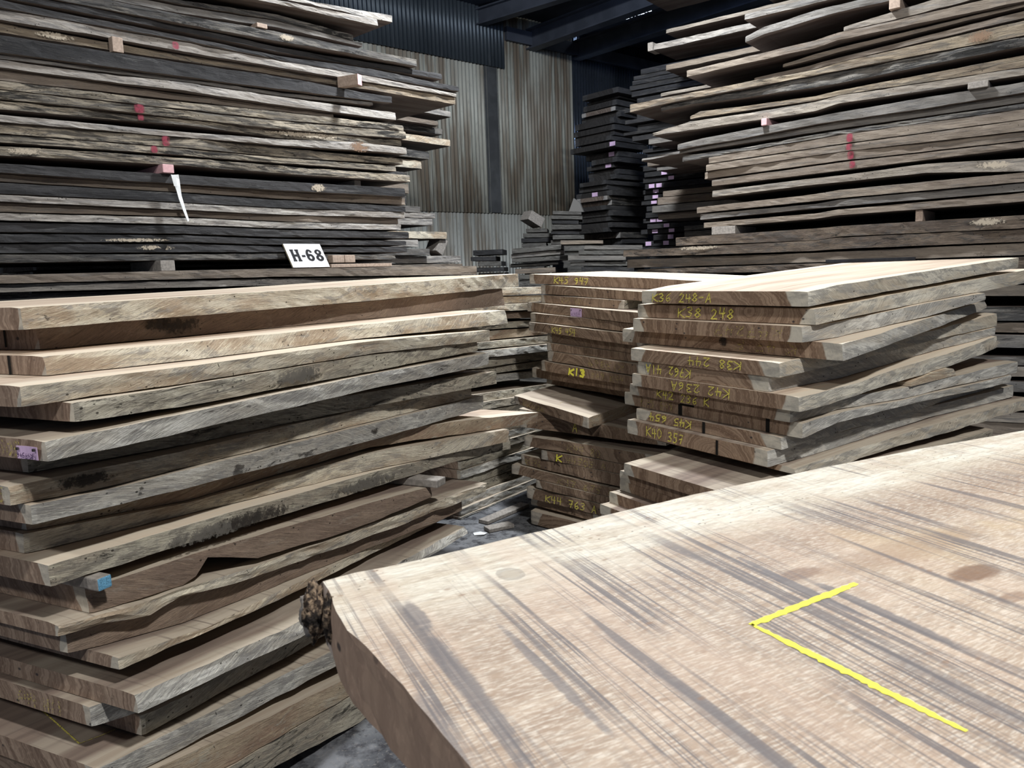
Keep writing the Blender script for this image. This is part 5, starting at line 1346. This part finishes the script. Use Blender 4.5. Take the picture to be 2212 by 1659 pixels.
wd = Vector((.755, .656, 0)).normalized(); wn = Vector((.656, -.755, 0)).normalized()
W0 = at_depth(915, 452, 12.6)
def wz(x, y): return at_plane(x, y, W0, wn)
def ws(x, y): return (wz(x, y)-W0).dot(wd)
zj1 = W0.z; zj2 = wz(1083, 150).z; ztop = wz(1101, 92).z; zup = wz(1079, 34).z
def corr_mat(name, a, b, rust, metal, rough, rustamt):
    s = NT(name); u, v = s.uv('UVMap')
    n1 = s.noise(u, v, 1.1, .25, 0.0, 4.0); st = s.noise(u, v, 7.5, .35, 3.0, 5.0, .65); fine = s.noise(u, v, 40, 6, 5.0, 4.0)
    sheet = s.noise(s.math('FLOOR', s.math('DIVIDE', u, .83)), 0.0, 3.1, 1.0, 9.0, 0.0)
    col = s.mix(s.mr(n1, .38, .62), a, b); col = s.mix(s.mr(sheet, .35, .65, 0, .5), col, (a[0]*.75, a[1]*.75, a[2]*.78))
    rm = s.math('MULTIPLY', s.mr(st, .66-.24*rustamt, .76-.2*rustamt), s.mr(n1, .35, .55)); col = s.mix(s.math('MULTIPLY', rm, .8), col, rust)
    col = s.mix(s.mr(fine, .55, .7, 0, .4), col, (a[0]*.4, a[1]*.4, a[2]*.4))
    s.b.inputs['Metallic'].default_value = metal; s.bump(fine, .2, .004); return s.done(col, rough)
M['cor_a'] = corr_mat('corrugated_aged', (.50, .51, .455), (.38, .395, .35), (.17, .12, .08), .10, .55, 1.15)
M['cor_b'] = corr_mat('corrugated_galvanised', (.42, .43, .40), (.33, .34, .315), (.17, .13, .09), .15, .5, .9)
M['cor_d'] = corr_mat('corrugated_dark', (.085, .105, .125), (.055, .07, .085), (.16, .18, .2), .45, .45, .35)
M['cor_s'] = corr_mat('corrugated_shiny', (.55, .65, .80), (.25, .32, .42), (.10, .13, .18), .95, .18, .3)
def corrugated(name, s0, s1, z0, z1, off, mat, amp=.011, pitch=.076):
    n = int((s1-s0)/pitch*8); v = []; uvv = []
    for i in range(n+1):
        s_ = s0+(s1-s0)*i/n; d = math.sin(s_/pitch*2*math.pi)*amp+off
        for z in (z0, z1): v.append(W0+wd*s_+wn*d+Vector((0, 0, z-W0.z))); uvv.append((s_, z))
    me = mesh_from(v, [(2*i, 2*i+2, 2*i+3, 2*i+1) for i in range(n)], name); ul = me.uv_layers.new(name='UVMap')
    for p in me.polygons:
        for li, vi in zip(p.loop_indices, p.vertices): ul.data[li].uv = uvv[vi]
        p.use_smooth = True
    o = link(name, me, [M[mat]]); md = o.modifiers.new('sheet', 'SOLIDIFY'); md.thickness = .002; return struct(o)
sL = -9.0; sP0, sP1 = ws(1049, 300), ws(1077, 300); sS = ws(1237, 300); sU = ws(1084, 120); sR = 11.0
corrugated('wall_back', sL, sR, 0, zj1+.03, .004, 'cor_b')
corrugated('wall_back', sL, sP0+.04, zj1-.03, zup, .026, 'cor_a')
corrugated('wall_back', sP1-.02, sS, zj1-.03, ztop+.5, .026, 'cor_a')
corrugated('wall_back', sS, sR, zj1-.6, ztop+.5, .02, 'cor_s')
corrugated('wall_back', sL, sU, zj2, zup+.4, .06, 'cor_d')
M['pillar'] = plain('pillar_grey', (.085, .09, .095), .7, .0, .25, 5)
def wbox(name, s0, s1, z0, z1, d0, d1, mat):
    c = W0+wd*(s0+s1)/2+wn*(d0+d1)/2; c.z = (z0+z1)/2
    o = box_obj(name, c, wd, -wn, Vector((0, 0, 1)), (s1-s0)/2, (d1-d0)/2, (z1-z0)/2, [mat], None, .004); return struct(o)
wbox('trim_1', sP0, sP1, zj1-.02, zj2+.5, -.02, .035, M['pillar'])
# beam where the lower wall meets the roof
M['navy'] = plain('navy_painted_steel', (.10, .115, .15), .55, .3, .25, 3)
M['roof'] = plain('dark_roof_sheet', (.055, .066, .095), .7, .2, .3, 2)
wbox('trim_2', sU+.05, sR, ztop, ztop+.22, -.05, .10, M['navy'])
zc = zup+.02
# ceiling with shallow ribs
v = []; f = []; nx = 120
for i in range(nx+1):
    x = -16+34*i/nx*1.0; zz = zc+(.03 if (i//2) % 2 else 0)
    v += [(x, -8, zz), (x, 26, zz)]
me = mesh_from(v, [(2*i, 2*i+1, 2*i+3, 2*i+2) for i in range(nx)], 'ceil'); struct(link('ceiling', me, [M['roof']]))
def ibeam(name, A, B, h, w, mat):
    d = (B-A); L = d.length; d.normalize(); sd_ = Vector((d.y, -d.x, 0)).normalized(); up = sd_.cross(d); up = -up if up.z < 0 else up
    bm = bmesh.new()
    for (cx, cz, hx_, hz_) in ((0, h/2-.012, w/2, .012), (0, -h/2+.012, w/2, .012), (0, 0, .012, h/2-.02)):
        q = bmesh.ops.create_cube(bm, size=2.0)['verts']
        for v_ in q: v_.co = Vector((cx+v_.co.x*hx_, v_.co.y*L/2, cz+v_.co.z*hz_))
    m_ = bpy.data.meshes.new(name); mt = Matrix((sd_, d, up)).transposed().to_4x4(); bm.transform(mt); bm.to_mesh(m_); bm.free()
    o = link(name, m_, [mat]); o.location = (A+B)/2; return struct(o)
zb1 = ztop+.10
A = at_z(1108, 101, zb1); B = at_z(1392, -4, zb1); d = (B-A).normalized(); ibeam('trim_3', A-d*.6, B+d*5, .34, .20, M['navy'])
A = at_z(1215, 120, zb1); B = at_z(1440, 46, zb1); d = (B-A).normalized(); ibeam('trim_4', A-d*.6, B+d*5, .32, .20, M['navy'])
A = at_z(1060, 30, zc-.15); B = at_z(1150, 2, zc-.15); d = (B-A).normalized(); ibeam('trim_5', A-d*.6, B+d*5, .26, .16, M['navy'])
# small glowing boxes stand in for slits of daylight between roof sheet and beam
M['slit'] = plain('daylight_slit', (.75, .85, 1.0), .5, 0, 0, 5, 3.0)
R = random.Random(8)
for (xa, ya, xb, yb_, n_) in ((1196, 92, 1408, 22, 26), (1158, 105, 1178, 98, 3)):
    for i in range(n_):
        t = (i+.5)/n_; P = at_z(xa+(xb-xa)*t, ya+(yb_-ya)*t, zc-.03); k = R.uniform(.4, 1.0)
        o = box_obj('roof_gap', P, d, Vector((d.y, -d.x, 0)), Vector((0, 0, 1)), .035*k, .012, .011*k, [M['slit']], None, 0); struct(o); o.name = 'roof_slit_%d' % (i+1+(30 if n_ == 3 else 0))
# remaining walls of the shed
M['shed'] = plain('shed_wall', (.10, .105, .11), .7, .1, .3, 2)
for nm, a, b in (('wall_left', (-14, -8), (-14, 4)), ('wall_right', (16, -8), (16, 20))):
    me = mesh_from([(a[0], a[1], 0), (b[0], b[1], 0), (b[0], b[1], zc), (a[0], a[1], zc)], [(0, 1, 2, 3)], nm); struct(link(nm, me, [M['shed']]))

# leaning panel and tilted block at the back, floor litter
o = block('wood_block', 1150, 474, 11.2, (.24, .24, .14), .5, .5, M['stickg'], 'grey block tilted on top of the small back pile', zb=None)
P = st3.pt(0, 0, 0); r0 = o3[0]
pv = [(1228, 455), (1260, 455), (1252, 438), (1239, 428)]
v = [st3.on_w(x, y, .1) for (x, y) in pv]; v[0].z = v[1].z = r0['zt'](r0['s1'])+.003; v = v+[q+Vector((.02, .05, 0)) for q in v]
me = mesh_from(v, [(0, 1, 2, 3), (7, 6, 5, 4), (0, 4, 5, 1), (1, 5, 6, 2), (2, 6, 7, 3), (3, 7, 4, 0)], 'panel'); fix_normals(me); o = link('board_offcut', me, [M['low_s']]); finish(o, v[0]); tag(o, 'grey triangular board standing against the back wall', 'board')
def scrap(x, y, pts, mat, label, name='paper_scrap', cat='scrap', h=.006):
    c = at_z(x, y, 0.003); v = [c+Vector((a, b, h*(i % 2))) for i, (a, b) in enumerate(pts)]
    me = mesh_from(v, [tuple(range(len(pts)))], 'scrap'); o = link(name, me, [mat]); finish(o, c); md = o.modifiers.new('t', 'SOLIDIFY'); md.thickness = .002; md.offset = 1; tag(o, label, cat); return o
scrap(1037, 1154, [(-.04, -.02), (.03, -.03), (.05, .02), (.0, .035), (-.05, .03)], M['whitestrip'], 'small white scrap on the dark floor')
for i, (x, y, a, L, lab) in enumerate(((1090, 1108, .9, .5, 'flat grey offcut on the floor beside the middle stack'), (1078, 1138, .5, .2, 'small grey offcut on the floor close to the brown ends'))):
    c = at_z(x, y, .016); o = box_obj('floor_offcut', c, Vector((math.cos(a), math.sin(a), 0)), Vector((-math.sin(a), math.cos(a), 0)), Vector((0, 0, 1)), L/2, .045, .013, [M['stickg']], None, .004); tag(o, lab, 'offcut')

# ================================================================== LIGHT
def area(name, loc, target, power, size, col):
    l = bpy.data.lights.new(name, 'AREA'); l.energy = power; l.size = size; l.color = col; l.shape = 'DISK'
    o = bpy.data.objects.new(name, l); C.objects.link(o); o.location = loc; o.rotation_euler = (Vector(target)-Vector(loc)).to_track_quat('-Z', 'Y').to_euler(); return o
area('hall_or_fill_light', (1.9, -.9, 5.8), (.8, 2.6, .8), 355, .38, (1.0, .985, .95))
area('hall_or_fill_light', (-3.2, -2.6, 5.8), (-.8, 2.4, .8), 140, .45, (1.0, .985, .95))  # added fill light behind the camera, brightens the left-facing end faces
area('hall_or_fill_light', (.9, 6.0, 5.9), (.4, 7.0, 0), 470, .4, (.93, .97, 1.0))
l = bpy.data.lights.new('haze_tint_light', 'POINT'); l.energy = 70; l.color = (.42, .60, 1.0); l.shadow_soft_size = .2  # added bluish light above the view, tints the ceiling in place of haze
lo_ = bpy.data.objects.new('haze_tint_light', l); C.objects.link(lo_); lo_.location = at_depth(1500, -150, 9.0)
w = bpy.data.worlds.new('World'); bpy.context.scene.world = w; w.use_nodes = True
bg = w.node_tree.nodes['Background']; bg.inputs[0].default_value = (.62, .75, 1.0, 1); bg.inputs[1].default_value = .30

# ================================================================== CAMERA
cam = bpy.data.cameras.new('Camera'); co = bpy.data.objects.new('Camera', cam); C.objects.link(co)
mw = Matrix((RT, UP, -FW)).transposed().to_4x4(); mw.translation = CAM; co.matrix_world = mw
cam.sensor_fit = 'HORIZONTAL'; cam.sensor_width = 36; cam.lens = FP/IW*36; cam.clip_start = .02; cam.clip_end = 100
cam.dof.use_dof = True; cam.dof.focus_distance = 3.4; cam.dof.aperture_fstop = 14.0
sc = bpy.context.scene; sc.camera = co
sc.view_settings.view_transform = 'Standard'; sc.view_settings.look = 'None'; sc.view_settings.exposure = 0.0; sc.view_settings.gamma = 1.0
